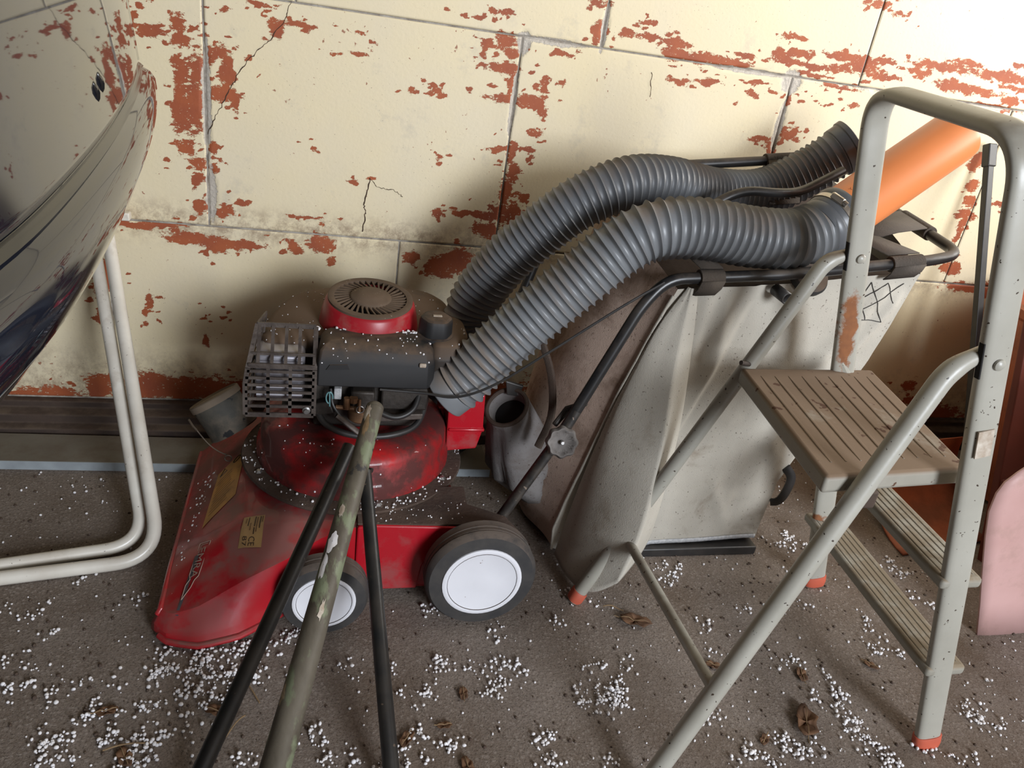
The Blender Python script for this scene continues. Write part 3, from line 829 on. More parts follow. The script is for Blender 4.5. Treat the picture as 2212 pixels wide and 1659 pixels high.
tb = thing('tub', 'terracotta plastic tub standing against the wall behind the ladder', 'tub', (2.085, -0.37, 0))
MB().lathe([(0.20, 0.0), (0.225, 0.012), (0.265, 0.15), (0.295, 0.34), (0.315, 0.47), (0.318, 0.53), (0.330, 0.54), (0.334, 0.562), (0.322, 0.57), (0.308, 0.555), (0.300, 0.50), (0.25, 0.15), (0.21, 0.03), (0.0, 0.025)],
           (2.085, -0.37, 0), n=56, caps=False).build('tub_body', M['terracotta'], tb)
MB().lathe([(0.2, 0.0), (0.2, 0.004)], (2.085, -0.37, 0.0), n=40).build('tub_base', M['terracotta'], tb)
sh = thing('curved_shard', 'terracotta plastic offcut lying on the floor under the step ladder', 'plastic sheet', (1.55, -0.38, 0))
G = []
for i, t in enumerate(np.linspace(-0.2, 1.5, 12)):
    G.append([V(1.42 + 0.30 * v + 0.03 * t, -0.55 + 0.20 * math.sin(t) + 0.05 * v, 0.004 + 0.17 * (1 - math.cos(t)) * 1.1) for v in np.linspace(0, 1, 6)])
lo = min(p[2] for r in G for p in r)
MB().grid([[p - V(0, 0, lo - 0.003) for p in r] for r in G]).build('shard', M['terracotta'], sh, solid=0.005)

rd = thing('black_rod', 'thin black rod with a square cap leaning on the wall behind the ladder', 'rod', (1.74, -0.4, 0))
p, q = V(1.748, -0.415, 0.0), V(1.732, -0.030, 0.925)
MB().bar(p, p + (q - p) * 0.985, 0.0095, 0.0095, up=(0, 1, 0)).build('rod', M['rod'], rd, smooth=0, bevel=0.002)
MB().bar(p + (q - p) * 0.94, q, 0.0135, 0.0125, up=(0, 1, 0)).build('cap', M['rod'], rd, smooth=0, bevel=0.003)

# ------------------------------------------------------------------ three-legged stand in the foreground
tr = thing('tripod_stand', 'three-legged stand of two black tubes and one paint-worn pole before the mower', 'stand', (0.02, -1.0, 0))


def open_tube(p, q, r0, r1, name, m, bend=None):
    P = [V(*p) + (V(*q) - V(*p)) * t for t in np.linspace(0, 1, 14)]
    if bend is not None:
        P = [x + V(*bend) * math.sin(math.pi * t) for x, t in zip(P, np.linspace(0, 1, 14))]
    R = list(np.linspace(r0, r1, 14))
    m_ = MB()
    d = (P[1] - P[0]) / np.linalg.norm(P[1] - P[0])
    inner = [P[0] + d * 0.05, P[0] + d * 0.002]
    m_.sweep(inner + P, [r0 * 0.84, r0 * 0.84] + R, 20)
    return m_.build(name, M[m], tr)


open_tube((0.066, -0.612, 0.313), (-0.165, -1.10, 0.0), 0.0125, 0.0132, 'leg', 'tripod')
open_tube((0.0915, -0.676, 0.300), (0.133, -1.134, 0.0), 0.0115, 0.0128, 'leg', 'tripod')
po = open_tube((0.106, -0.612, 0.392), (-0.115, -1.424, 0.0), 0.0158, 0.0225, 'leg', 'pole', bend=(0.003, 0, 0.004))
po['label'] = 'paint-worn pole leg'
cap_d = V(-0.221, -0.812, -0.392)
cap_d /= np.linalg.norm(cap_d)
MB().lathe([(0.0162, 0.002), (0.0158, -0.004), (0.012, -0.009), (0.003, -0.011)], (0.106, -0.612, 0.392), cap_d, 20).build('leg_cap', M['pole'], po)
MB().sweep([V(0.070, -0.648, 0.290), V(0.104, -0.672, 0.300)], 0.0045, 10).build('hinge_bolt', M['tripod'], tr)
pA, pB = V(0.106, -0.612, 0.392), V(-0.115, -1.424, 0.0)
pd_ = (pB - pA) / np.linalg.norm(pB - pA)
pu = np.cross(pd_, V(0, 0, 1))
pu /= np.linalg.norm(pu)
pv = np.cross(pu, pd_)
for t, a0, hl, ha, mm in ((0.300, 1.25, 0.020, 0.42, 'bead'), (0.343, 1.05, 0.022, 0.30, 'bead'), (0.055, 1.3, 0.022, 0.30, 'straw'), (0.022, 1.0, 0.016, 0.5, 'paper'), (0.240, 1.3, 0.012, 0.25, 'paper'), (0.42, 1.9, 0.016, 0.2, 'paper')):
    rng_ = random.Random(int(t * 1000))
    rad = 0.0158 + (0.0225 - 0.0158) * t + 0.0007
    cc = pA + (pB - pA) * t + V(0.003, 0, 0.004) * math.sin(math.pi * t)
    rows = []
    for s_ in (0.05, 0.55, 1.0):
        row = []
        for k in range(18):
            th = 2 * math.pi * k / 18
            f_ = s_ * (1 + (rng_.uniform(-0.3, 0.25) if s_ == 1.0 else 0))
            an = a0 + ha * f_ * math.sin(th)
            row.append(cc + pd_ * hl * f_ * math.cos(th) + (pu * math.cos(an) + pv * math.sin(an)) * rad)
        rows.append(row)
    MB().rings(rows, True, False).build('paint_patch', M[mm], po)

# ------------------------------------------------------------------ old tin on the front of the mower
tn = thing('tin_can', 'dusty old tin with lid and wire lying tilted on the mower front', 'can', (-0.18, -0.30, 0.13))
ax = V(-0.52, 0.26, 0.81)
ax /= np.linalg.norm(ax)
o0 = V(-0.163, -0.318, 0.172)
MB().lathe([(0.0, 0.0), (0.052, 0.0), (0.0535, 0.003), (0.052, 0.008), (0.052, 0.078)], o0, ax, 40, caps=False).build('body', M['tin'], tn)
MB().lathe([(0.0, 0.083), (0.050, 0.083), (0.0535, 0.087), (0.0555, 0.085), (0.0555, 0.072), (0.0525, 0.072)], o0, ax, 40, caps=False).build('lid', M['tin_lid'], tn)
lp = [V(-0.228, -0.395, 0.215) * (1 - t) + V(-0.172, -0.392, 0.155) * t + V(0, -0.006, -0.006) * math.sin(math.pi * t) for t in np.linspace(0, 1, 10)]
lp += [V(-0.167, -0.394, 0.150) + V(0.007 * math.cos(a_) - 0.002, -0.003, 0.007 * math.sin(a_)) for a_ in np.linspace(2.5, -3.4, 14)]
MB().sweep(lp, 0.0013, 8).build('wire', M['wire'], tn)
MB().sweep([V(-0.246, -0.372, 0.226), V(-0.236, -0.388, 0.220), V(-0.228, -0.395, 0.215)], 0.0022, 8).build('wire_clip', M['wire'], tn)

# ------------------------------------------------------------------ lawn mower
mw = thing('lawn_mower', 'red petrol lawn mower with dusty black engine and white-capped wheels', 'lawn mower', (0.1, -0.45, 0))
# deck shell: ribs from near bottom edge over the top to the far bottom edge
S = [
    [(-0.262, -0.732, .010), (-0.260, -0.733, .026), (-0.250, -0.726, .044), (-0.250, -0.62, .050), (-0.250, -0.40, .050), (-0.250, -0.215, .048), (-0.256, -0.205, .010)],
    [(-0.232, -0.764, .008), (-0.234, -0.761, .024), (-0.224, -0.744, .050), (-0.222, -0.63, .073), (-0.222, -0.40, .074), (-0.222, -0.210, .072), (-0.226, -0.200, .010)],
    [(-0.180, -0.778, .008), (-0.184, -0.772, .026), (-0.182, -0.748, .068), (-0.180, -0.64, .108), (-0.180, -0.40, .110), (-0.180, -0.208, .106), (-0.182, -0.198, .010)],
    [(-0.115, -0.764, .012), (-0.118, -0.757, .034), (-0.108, -0.724, .104), (-0.116, -0.64, .150), (-0.118, -0.40, .158), (-0.118, -0.205, .150), (-0.118, -0.195, .010)],
    [(-0.050, -0.722, .018), (-0.055, -0.716, .050), (-0.026, -0.702, .138), (-0.045, -0.64, .166), (-0.045, -0.40, .172), (-0.045, -0.202, .160), (-0.045, -0.192, .020)],
    [(0.005, -0.680, .026), (0.003, -0.680, .060), (0.020, -0.676, .156), (0.015, -0.63, .172), (0.015, -0.40, .174), (0.015, -0.20, .162), (0.015, -0.190, .028)],
    [(0.09, -0.668, .030), (0.09, -0.668, .060), (0.09, -0.664, .174), (0.09, -0.63, .176), (0.09, -0.40, .176), (0.09, -0.20, .164), (0.09, -0.190, .030)],
    [(0.28, -0.668, .030), (0.28, -0.668, .060), (0.29, -0.664, .170), (0.285, -0.60, .176), (0.265, -0.45, .176), (0.20, -0.25, .164), (0.19, -0.240, .030)],
]


def dense(rows, m=4, n=5):
    A = np.array(rows, float)
    out = []
    for i in range(len(A) - 1):
        for t in np.arange(0, 1, 1 / m):
            out.append(A[i] * (1 - t) + A[i + 1] * t)
    out.append(A[-1])
    A = np.array(out)
    out = []
    for j in range(A.shape[1] - 1):
        for t in np.arange(0, 1, 1 / n):
            out.append(A[:, j] * (1 - t) + A[:, j + 1] * t)
    out.append(A[:, -1])
    return np.stack(out, 1)


D = dense(S)
for _ in range(1):                           # soften the pressed creases a little
    E_ = D.copy()
    E_[1:-1] = D[1:-1] * 0.7 + (D[:-2] + D[2:]) * 0.15
    D = E_.copy()
    E_[:, 1:-1] = D[:, 1:-1] * 0.94 + (D[:, :-2] + D[:, 2:]) * 0.03
    D = E_
deck_mb = MB().grid([[p for p in r] for r in D])
deck = deck_mb.build('deck', M['red'], mw, smooth=24, solid=0.004)
# front nose: closes the shell at the very front
MB().rings([[V(*p) for p in D[0]], [V(*p) * (1, 1, 0) + V(0.004, 0, 0.008) for p in D[0]]], closed=False).build('front_lip', M['red'], deck, solid=0.003)
MB().sweep([V(*p) + V(0.002, 0, 0.001) for p in D[0, 8:-4]], 0.0055, 10).build('front_rim', M['red'], deck)
# bumper lip along the near lower edge, dirty
lipp = [V(*p) + V(0, -0.003, 0.002) for p in D[2:18, 0]]
MB().sweep(lipp, 0.006, 10).build('lower_lip', M['red'], deck)
# near side panel with flat dirty shelf and wheel arch
side = MB()
arch = [(0.395, 0.158), (0.36, 0.168), (0.33, 0.172), (0.11, 0.182), (0.085, 0.178), (0.085, 0.030), (0.205, 0.030), (0.212, 0.085), (0.232, 0.126), (0.262, 0.152), (0.30, 0.163), (0.345, 0.162)]
side.prism([(x, -0.676, z) for x, z in arch][::-1], (0, 1, 0), 0.010)
side.build('side_panel', M['red_clean'], mw, smooth=0, bevel=0.003)
shf = MB().prism([(0.085, -0.672, .180), (0.335, -0.672, .172), (0.395, -0.672, .158), (0.372, -0.640, .170), (0.300, -0.610, .178), (0.300, -0.560, .186), (0.085, -0.560, .186)], (0, 0, 1), 0.004)
shf.build('side_shelf', M['grime'], mw, smooth=0, bevel=0.0015)
MB().prism([(0.30, -0.676, .162), (0.345, -0.676, .163), (0.398, -0.676, .155), (0.402, -0.715, .146), (0.345, -0.722, .158), (0.30, -0.718, .160)], (0, 0, 1), 0.004).build('fender', M['red_clean'], mw, smooth=0, bevel=0.002)
far = MB().prism([(x, -0.205, z) for x, z in arch][::-1], (0, 1, 0), 0.010)
far.build('side_panel', M['red_clean'], mw, smooth=0, bevel=0.003)


# wheels
def wheel(x, y, r, wd, sgn):
    t = MB().lathe([(r * 0.62, 0.0), (r * 0.66, -0.004), (r * 0.93, -0.002), (r * 0.985, 0.006), (r, 0.012), (r * 0.985, wd * 0.3), (r * 0.995, wd * 0.32), (r * 0.985, wd * 0.5), (r * 0.995, wd * 0.52),
                    (r * 0.985, wd * 0.7), (r * 0.99, wd * 0.85), (r * 0.9, wd), (r * 0.3, wd)], (x, y, r), (0, sgn, 0), 48).build('wheel', M['tyre'], mw, smooth=30)
    c = MB().lathe([(0.0, -0.008), (r * 0.15, -0.008), (r * 0.60, -0.005), (r * 0.625, -0.0065), (r * 0.66, -0.0075), (r * 0.705, -0.006), (r * 0.715, 0.0)], (x, y, r), (0, sgn, 0), 48, caps=False).build('hubcap', M['cap'], t, smooth=50)
    MB().lathe([(r * 0.612, -0.0056), (r * 0.619, -0.0072), (r * 0.626, -0.0056)], (x, y, r), (0, sgn, 0), 48, caps=False).build('cap_groove', M['print'], c)
    MB().lathe([(0.012, wd), (0.012, wd + 0.06)], (x, y, r), (0, sgn, 0), 14).build('axle', M['engine'], t)


wheel(0.314, -0.748, 0.1065, 0.052, 1)
wheel(0.029, -0.756, 0.0785, 0.045, 1)
wheel(0.314, -0.118, 0.1065, 0.045, -1)
wheel(0.029, -0.128, 0.0785, 0.042, -1)

# flange and drum
FC = V(0.086, -0.418, 0)
fl_mb = MB().lathe([(0.185, 0.182), (0.224, 0.179), (0.227, 0.183), (0.225, 0.188), (0.185, 0.194)], FC, n=72, caps=False)
fl_mb.build('flange', M['grime'], mw, smooth=50)
dr_mb = MB().lathe([(0.197, 0.186), (0.197, 0.190), (0.196, 0.216), (0.193, 0.222), (0.190, 0.228), (0.187, 0.262), (0.182, 0.272), (0.172, 0.279), (0.140, 0.287), (0.06, 0.290), (0.0, 0.290)], FC, n=72, caps=False)
dr_mb.build('drum', M['red_grimy'], mw, smooth=40)
for a_ in (3.6, 4.9, 5.7):
    MB().lathe([(0.008, 0.0), (0.008, 0.005), (0.004, 0.009)], (FC[0] + 0.207 * math.cos(a_), FC[1] + 0.207 * math.sin(a_), 0.186), n=6).build('bolt', M['steel'], mw, smooth=0)
# discharge chute at the rear
ch = MB().prism([(0.268, -0.455, .352), (0.345, -0.455, .345), (0.350, -0.455, .262), (0.340, -0.455, .215), (0.275, -0.455, .208)], (0, 1, 0), 0.16).build('chute', M['red_clean'], mw, smooth=0, bevel=0.004)
MB().box(0.275, 0.352, -0.459, -0.300, 0.258, 0.266).build('chute_rib', M['red_clean'], ch, bevel=0.003)
MB().prism([(0.268, -0.452, .345), (0.300, -0.452, .345), (0.300, -0.452, .362), (0.268, -0.452, .362)], (0, 1, 0), 0.05).build('chute_catch', M['black_plastic'], ch, smooth=0, bevel=0.003)

# engine: crankcase, shroud, air filter cover, tank, muffler, carburettor
eng = MB().lathe([(0.125, 0.288), (0.125, 0.30), (0.10, 0.31), (0.085, 0.40)], (0.085, -0.375, 0), n=32).box(0.0, 0.20, -0.50, -0.30, 0.292, 0.385).build('crankcase', M['engine'], mw, bevel=0.004)
for i in range(6):
    MB().box(-0.06, 0.02, -0.47, -0.31, 0.315 + i * 0.014, 0.320 + i * 0.014).build('cooling_fin', M['engine'], eng, smooth=0)
plan = [(-0.108, -0.470), (-0.098, -0.345), (-0.060, -0.240), (-0.030, -0.205), (0.05, -0.172), (0.20, -0.158), (0.255, -0.172), (0.283, -0.22), (0.292, -0.30), (0.282, -0.43), (0.262, -0.455), (0.0, -0.455), (-0.02, -0.470)]


def smooth_poly(pl_, n=4):
    P = [V(*p) for p in pl_]
    out = []
    for i in range(len(P)):
        a_, b_, c_ = P[i - 1], P[i], P[(i + 1) % len(P)]
        p_, q_ = b_ + (a_ - b_) * 0.3, b_ + (c_ - b_) * 0.3
        for t in np.linspace(0, 1, n):
            out.append(p_ * (1 - t) ** 2 + b_ * 2 * t * (1 - t) + q_ * t * t)
    return out


SP = smooth_poly(plan)
cen = sum(SP) / len(SP)


def lay(sc, z, tilt=0.0):
    return [V(*(cen + (p_ - cen) * sc), z + tilt * (p_[1] - cen[1])) for p_ in SP]


sh_mb = MB().rings([lay(0.94, 0.375), lay(0.985, 0.395), lay(1.0, 0.425), lay(0.995, 0.442, 0.03), lay(0.97, 0.454, 0.04), lay(0.90, 0.461, 0.04), lay(0.6, 0.466, 0.04), lay(0.2, 0.468, 0.04)])
shroud = sh_mb.build('engine_shroud', M['shroud'], mw, smooth=50)
# recoil starter cover
RC, RA = V(0.103, -0.372, 0.455), V(0.0, -0.13, 0.99)
rc_mb = MB().lathe([(0.099, 0.0), (0.098, 0.008), (0.094, 0.030), (0.088, 0.052), (0.084, 0.058), (0.079, 0.060), (0.0745, 0.057), (0.0745, 0.048)], RC, RA, 64, caps=False)
rec = rc_mb.build('recoil_cover', M['recoil_red'], mw, smooth=45)
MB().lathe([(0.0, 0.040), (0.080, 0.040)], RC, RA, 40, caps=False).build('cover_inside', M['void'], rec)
MB().lathe([(0.083, 0.058), (0.0835, 0.0635), (0.079, 0.0655), (0.071, 0.064), (0.071, 0.055)], RC, RA, 64, caps=False).build('grille_rim', M['grille'], rec)
ra = RA / np.linalg.norm(RA)
u_ = np.cross(ra, V(0, 1, 0))
u_ /= np.linalg.norm(u_)
w_ = np.cross(ra, u_)
gr = MB()
for k in range(36):
    a_ = 2 * math.pi * k / 36
    d0 = u_ * math.cos(a_) + w_ * math.sin(a_)
    d1 = u_ * math.cos(a_ + 0.28) + w_ * math.sin(a_ + 0.28)
    gr.bar(RC + d0 * 0.036 + ra * 0.061, RC + d1 * 0.074 + ra * 0.061, 0.0016, 0.0022, up=ra)
gr.build('grille_ribs', M['grille'], rec, smooth=0)
MB().lathe([(0.041, 0.056), (0.041, 0.064), (0.038, 0.067), (0.032, 0.068), (0.027, 0.072), (0.016, 0.074), (0.0, 0.0745)], RC, RA, 48, caps=False).build('grille_hub', M['grille'], rec, smooth=50)
# air filter cover
af_mb = MB()
R = []
for z, g in ((0.392, 0.006), (0.394, 0.0), (0.440, 0.001), (0.462, 0.006), (0.472, 0.014), (0.476, 0.024)):
    R.append([V(x, y, z) for x, y in [(0.006 + g, -0.532 + g), (0.208 - g, -0.532 + g), (0.222 - g, -0.520 + g * .6), (0.226 - g, -0.50), (0.226 - g, -0.445), (0.004 + g, -0.445), (0.002 + g, -0.50), (0.002 + g, -0.525 + g * .6)]])
af_mb.rings(R)
af = af_mb.build('air_filter_cover', M['black_plastic'], mw, smooth=50, bevel=0.002)
MB().box(0.190, 0.203, -0.536, -0.530, 0.440, 0.448).build('filter_clip', M['paper'], af, bevel=0.002)
MB().prism([(0.020, -0.5335, .428), (0.062, -0.5335, .430), (0.058, -0.5335, .440), (0.026, -0.5335, .438)], (0, 1, 0), 0.003).build('moulded_badge', M['black_plastic'], af, smooth=0)
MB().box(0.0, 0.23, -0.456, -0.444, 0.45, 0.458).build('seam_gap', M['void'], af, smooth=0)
# fuel tank and cap
R = []
tp = smooth_poly([(0.212, -0.512), (0.275, -0.505), (0.298, -0.46), (0.298, -0.36), (0.270, -0.33), (0.215, -0.36)])
tc = sum(tp) / len(tp)
for z, sc in ((0.372, 0.90), (0.382, 0.97), (0.430, 1.0), (0.442, 1.035), (0.448, 1.035), (0.454, 0.99), (0.468, 0.94), (0.474, 0.86), (0.476, 0.5)):
    R.append([V(*(tc + (p_ - tc) * sc), z) for p_ in tp])
tk_mb = MB().rings(R)
tank = tk_mb.build('fuel_tank', M['shroud'], mw, smooth=50)
CAPO = V(0.226, -0.452, 0.472)
MB().lathe([(0.036, 0.0), (0.036, 0.006), (0.032, 0.008)], CAPO, (0, -0.08, 1), 36).build('filler_neck', M['black_plastic'], tank)
cp = MB().lathe([(0.0315, 0.006), (0.0325, 0.010), (0.0315, 0.034), (0.029, 0.040), (0.024, 0.043), (0.0, 0.0435)], CAPO, (0, -0.08, 1), 72, caps=False, lobe=lambda a_: 1 + 0.028 * math.copysign(abs(math.cos(6 * a_)) ** 0.5, math.cos(6 * a_))).build('fuel_cap', M['black_plastic'], tank, smooth=30)
MB().box(0.219, 0.236, -0.4595, -0.4525, 0.5135, 0.5165).build('cap_label', M['paper'], cp, smooth=0)
# muffler and its guard
mu = MB().box(-0.108, -0.018, -0.505, -0.420, 0.345, 0.446).build('muffler', M['muffler'], mw, bevel=0.012, segs=3)
for i in range(6):
    MB().sweep([V(-0.104, -0.506, 0.360 + i * 0.0165), V(-0.022, -0.506, 0.360 + i * 0.0165)], 0.0045, 8).build('muffler_ridge', M['muffler'], mu)
gd = MB()
gx0, gx1, gy = -0.122, 0.0, -0.530


def gpt(x, h):                               # h 0..1 up the guard; upper part leans back
    z = 0.330 + h * 0.158
    return V(x + (0.018 * max(0, h - 0.45) / 0.55 if x < -0.1 else 0), gy + (0.055 * max(0, h - 0.62) / 0.38), z)


for h in (0.0, 0.115, 0.21, 0.30, 0.39, 0.48, 0.565, 0.63, 0.74, 1.0):
    th = 0.0027 if h not in (0.0, 1.0, 0.63) else 0.0045
    for i in range(6):
        a_, b_ = gx0 + (gx1 - gx0) * i / 6, gx0 + (gx1 - gx0) * (i + 1) / 6
        gd.bar(gpt(a_, h), gpt(b_, h), 0.0016, th, up=(0, 0, 1))
for x, lo_, hi_ in ((gx0, 0, 1), (-0.082, 0, 0.63), (-0.043, 0, 0.63), (gx1, 0, 1), (-0.100, 0.63, 1), (-0.076, 0.63, 1), (-0.052, 0.63, 1), (-0.028, 0.63, 1)):
    hs = np.linspace(lo_, hi_, 6)
    for i in range(5):
        gd.bar(gpt(x, hs[i]), gpt(x, hs[i + 1]), 0.0042 if x in (gx0, gx1) else 0.0030, 0.0016, up=(0, -1, 0))
for h in (0.0, 0.12, 0.24, 0.36, 0.48, 0.63, 0.80, 1.0):     # returning left flank
    p_ = gpt(gx0, h)
    gd.bar(p_, p_ + V(0.012, 0.095 * (1 - 0.4 * h), 0.0), 0.0016, 0.004, up=(0, 0, 1))
for t in (0.33, 0.66, 1.0):
    a_, b_ = gpt(gx0, 0), gpt(gx0, 1)
    gd.bar(a_ + V(0.012, 0.095, 0) * t, b_ + V(0.012, 0.057, 0) * t, 0.004, 0.0016, up=(1, 0, 0))
guard = gd.build('muffler_guard', M['guard'], mw, smooth=0)
MB().lathe([(0.0075, -0.001), (0.0075, 0.003), (0.0045, 0.004), (0.0045, 0.008)], (-0.013, gy - 0.001, 0.342), (0, -1, 0), 12).build('guard_bolt', M['steel'], guard)
# carburettor group below the filter cover
cb = MB().lathe([(0.0, 0.0), (0.018, 0.0), (0.025, 0.006), (0.026, 0.022), (0.0275, 0.023), (0.0275, 0.028), (0.02, 0.030)], (0.088, -0.520, 0.318), (0, 0, 1), 28).build('carburettor', M['brass'], mw)
MB().box(0.068, 0.112, -0.535, -0.50, 0.348, 0.385).build('carburettor_body', M['engine'], cb, bevel=0.004)
for p_, q_, r_ in (((0.040, -0.535, 0.352), (0.078, -0.535, 0.350), 0.0045), ((0.060, -0.540, 0.375), (0.060, -0.540, 0.352), 0.006), ((0.083, -0.540, 0.372), (0.083, -0.545, 0.349), 0.0035), ((0.072, -0.54, 0.376), (0.072, -0.54, 0.366), 0.008)):
    MB().sweep([V(*p_), V(*q_)], r_, 10).build('fitting', M['brass'], cb)
MB().sweep([V(0.085 + 0.007 * math.cos(t), -0.545, 0.353 + 0.007 * math.sin(t)) for t in np.linspace(0, 6.28, 20)], 0.0012, 6).build('choke_ring', M['steel'], cb)
MB().box(0.125, 0.215, -0.520, -0.46, 0.340, 0.388).build('blade_brake_housing', M['engine'], mw, bevel=0.004)
MB().prism([(0.115, -0.53, .318), (0.205, -0.53, .326), (0.207, -0.53, .338), (0.118, -0.53, .334)], (0, 1, 0), 0.04).build('mounting_plate', M['guard'], mw, smooth=0, bevel=0.002)
MB().sweep(spline([(0.002, -0.50, 0.345), (0.020, -0.535, 0.318), (0.070, -0.552, 0.302), (0.140, -0.550, 0.300), (0.195, -0.525, 0.310), (0.215, -0.490, 0.345), (0.210, -0.47, 0.385)], 8), 0.0062, 12).build('breather_hose', M['rubber'], mw)
MB().sweep(spline([(0.105, -0.535, 0.352), (0.150, -0.545, 0.338), (0.185, -0.535, 0.350), (0.200, -0.51, 0.378)], 8), 0.0055, 12).build('fuel_hose', M['rubber'], mw)
MB().sweep(spline([(0.030, -0.525, 0.385), (0.034, -0.540, 0.362), (0.046, -0.545, 0.342), (0.056, -0.548, 0.332)], 8), 0.0028, 10).build('ignition_lead', M['rubber'], mw)
MB().sweep([V(0.042, -0.545, 0.340), V(0.094, -0.556, 0.300)], [0.0072, 0.0066], 12, ratio=0.75).build('lead_sleeve', M['guard'], mw)
MB().sweep([V(0.028 + 0.006 * math.sin(t), -0.536, 0.384 - 0.012 * (1 - math.cos(t))) for t in np.linspace(0, 6.28, 20)] + [V(0.029, -0.538, 0.355)], 0.0014, 6).build('wire_loop', M['teal'], mw)
MB().box(0.036, 0.050, -0.530, -0.500, 0.365, 0.388).build('plug_connector', M['meshband'], mw, bevel=0.002)
MB().bar((0.0, -0.505, 0.335), (0.040, -0.525, 0.352), 0.016, 0.012).build('exhaust_arm', M['engine'], mw, bevel=0.003)

# stickers and lettering moulded to the deck
bv = bvh_of(deck_mb)


def conform(quad, uv, off):
    a_, b_, c_, d_ = [V(*q) for q in quad]
    u, v = uv
    p_ = (a_ * (1 - u) + b_ * u) * (1 - v) + (d_ * (1 - u) + c_ * u) * v
    h = drop(bv, p_[0], p_[1], off, 0.4)
    return h if h is not None else V(p_[0], p_[1], 0.1)


def decal(name, quad, m, off=0.0030, parent=None, n=14):
    return MB().grid([[conform(quad, (u, v), off) for u in np.linspace(0, 1, n)] for v in np.linspace(0, 1, n)]).build(name, M[m], parent or deck)


def lettering(txt, quad, u0, u1, v0, v1, m, parent, off=0.0036, turn=0):
    vs, fs = text_mesh(txt)
    P = []
    for x, y, _ in vs:
        x, y = x + 0.5, y + 0.5
        if turn:
            x, y = y, 1 - x                  # reads downwards
        P.append(conform(quad, (u0 + (u1 - u0) * x, v0 + (v1 - v0) * (1 - y)), off))
    return mesh_obj('lettering', P, fs, M[m], parent, smooth=0)


Q1 = [(-0.188, -0.392), (-0.136, -0.345), (-0.142, -0.510), (-0.198, -0.563)]
s1 = decal('warning_sticker', Q1, 'sticker')
for u0, u1, v0, v1, kind in ((0.14, 0.38, 0.03, 0.14, 't'), (0.58, 0.82, 0.03, 0.13, 'o')):
    pts = [(0, 1), (1, 1), (0.5, 0), (0, 1)] if kind == 't' else [(0.5 + 0.5 * math.cos(t), 0.5 + 0.5 * math.sin(t)) for t in np.linspace(0, 6.28, 18)]
    MB().sweep([conform(Q1, (u0 + (u1 - u0) * x, v0 + (v1 - v0) * y), 0.0034) for x, y in pts], 0.0008, 6).build('pictogram', M['print'], s1)
for i in range(11):
    v = 0.24 + i * 0.062
    L = random.uniform(0.45, 0.8)
    MB().grid([[conform(Q1, (u, v + d), 0.0036) for u in np.linspace(0.12, 0.12 + L, 8)] for d in (0, 0.012)]).build('print_line', M['brass'], s1, smooth=0)
Q2 = [(-0.117, -0.607), (-0.080, -0.611), (-0.083, -0.677), (-0.123, -0.669)]
s2 = decal('rating_sticker', Q2, 'sticker_gold')
lettering('CE', Q2, 0.40, 0.68, 0.72, 0.96, 'print', s2, turn=1)
lettering('87', Q2, 0.14, 0.32, 0.70, 0.96, 'print', s2, turn=1)
for i, (u, v0, v1) in enumerate(((0.14, 0.08, 0.30), (0.26, 0.05, 0.42), (0.38, 0.30, 0.55), (0.56, 0.05, 0.66), (0.66, 0.08, 0.60), (0.80, 0.06, 0.5), (0.90, 0.05, 0.3))):
    MB().grid([[conform(Q2, (u + d, v), 0.0036) for v in np.linspace(v0, v1, 6)] for d in (0, 0.045)]).build('print_line', M['print'] if i % 2 else M['brass'], s2, smooth=0)
Q3 = [(-0.190, -0.622), (-0.173, -0.622), (-0.190, -0.765), (-0.222, -0.765)]
Q3 = [(-0.196, -0.612), (-0.174, -0.624), (-0.196, -0.728), (-0.214, -0.722)]
dcl = decal('name_decal', [(-0.200, -0.640), (-0.191, -0.640), (-0.214, -0.748), (-0.219, -0.746)], 'decal', 0.0026)
fr_ = [(0.10, 0.0), (1.0, 0.0), (1.0, 0.62), (0.75, 0.68), (0.62, 0.80), (0.10, 1.0), (0.05, 0.75), (0.30, 0.66), (0.10, 0.58), (0.10, 0.0)]
MB().sweep(fillet([conform(Q3, uv, 0.0034) for uv in fr_], 0.001, 2), 0.0007, 6).build('decal_outline', M['decal_line'], dcl)
lettering('LEMRA', Q3, 0.28, 0.86, 0.04, 0.64, 'decal_line', dcl, off=0.0040, turn=1)

# ---- handle: U-shaped black tube folded back over the grass bag
hn = [(0.372, -0.604, 0.140), (0.470, -0.592, 0.325), (0.592, -0.568, 0.602), (0.636, -0.560, 0.655), (0.880, -0.560, 0.681), (1.205, -0.556, 0.733), (1.285, -0.530, 0.744),
      (1.290, -0.205, 0.785), (1.225, -0.160, 0.868), (1.064, -0.160, 0.841), (0.788, -0.160, 0.800), (0.575, -0.160, 0.752), (0.505, -0.175, 0.62), (0.37, -0.215, 0.14)]
MB().sweep(fillet(hn[1:], [0.03, 0.05, 0.03, 0.05, 0.045, 0.06, 0.05, 0.03, 0.03, 0.05, 0.05], 6), 0.0112, 16).build('handle_bar', M['handle'], mw)
MB().sweep([V(*hn[0]), V(*hn[1]), V(*hn[1]) + (V(*hn[2]) - V(*hn[1])) * 0.22], [0.0125, 0.0128, 0.0128], 16, ratio=0.8).build('lower_handle', M['handle_grimy'], mw)
MB().sweep([V(0.515, -0.583, 0.400), V(0.488, -0.560, 0.372), V(0.462, -0.575, 0.345)], [0.006, 0.008, 0.006], 10).build('handle_clamp', M['handle_grimy'], mw)
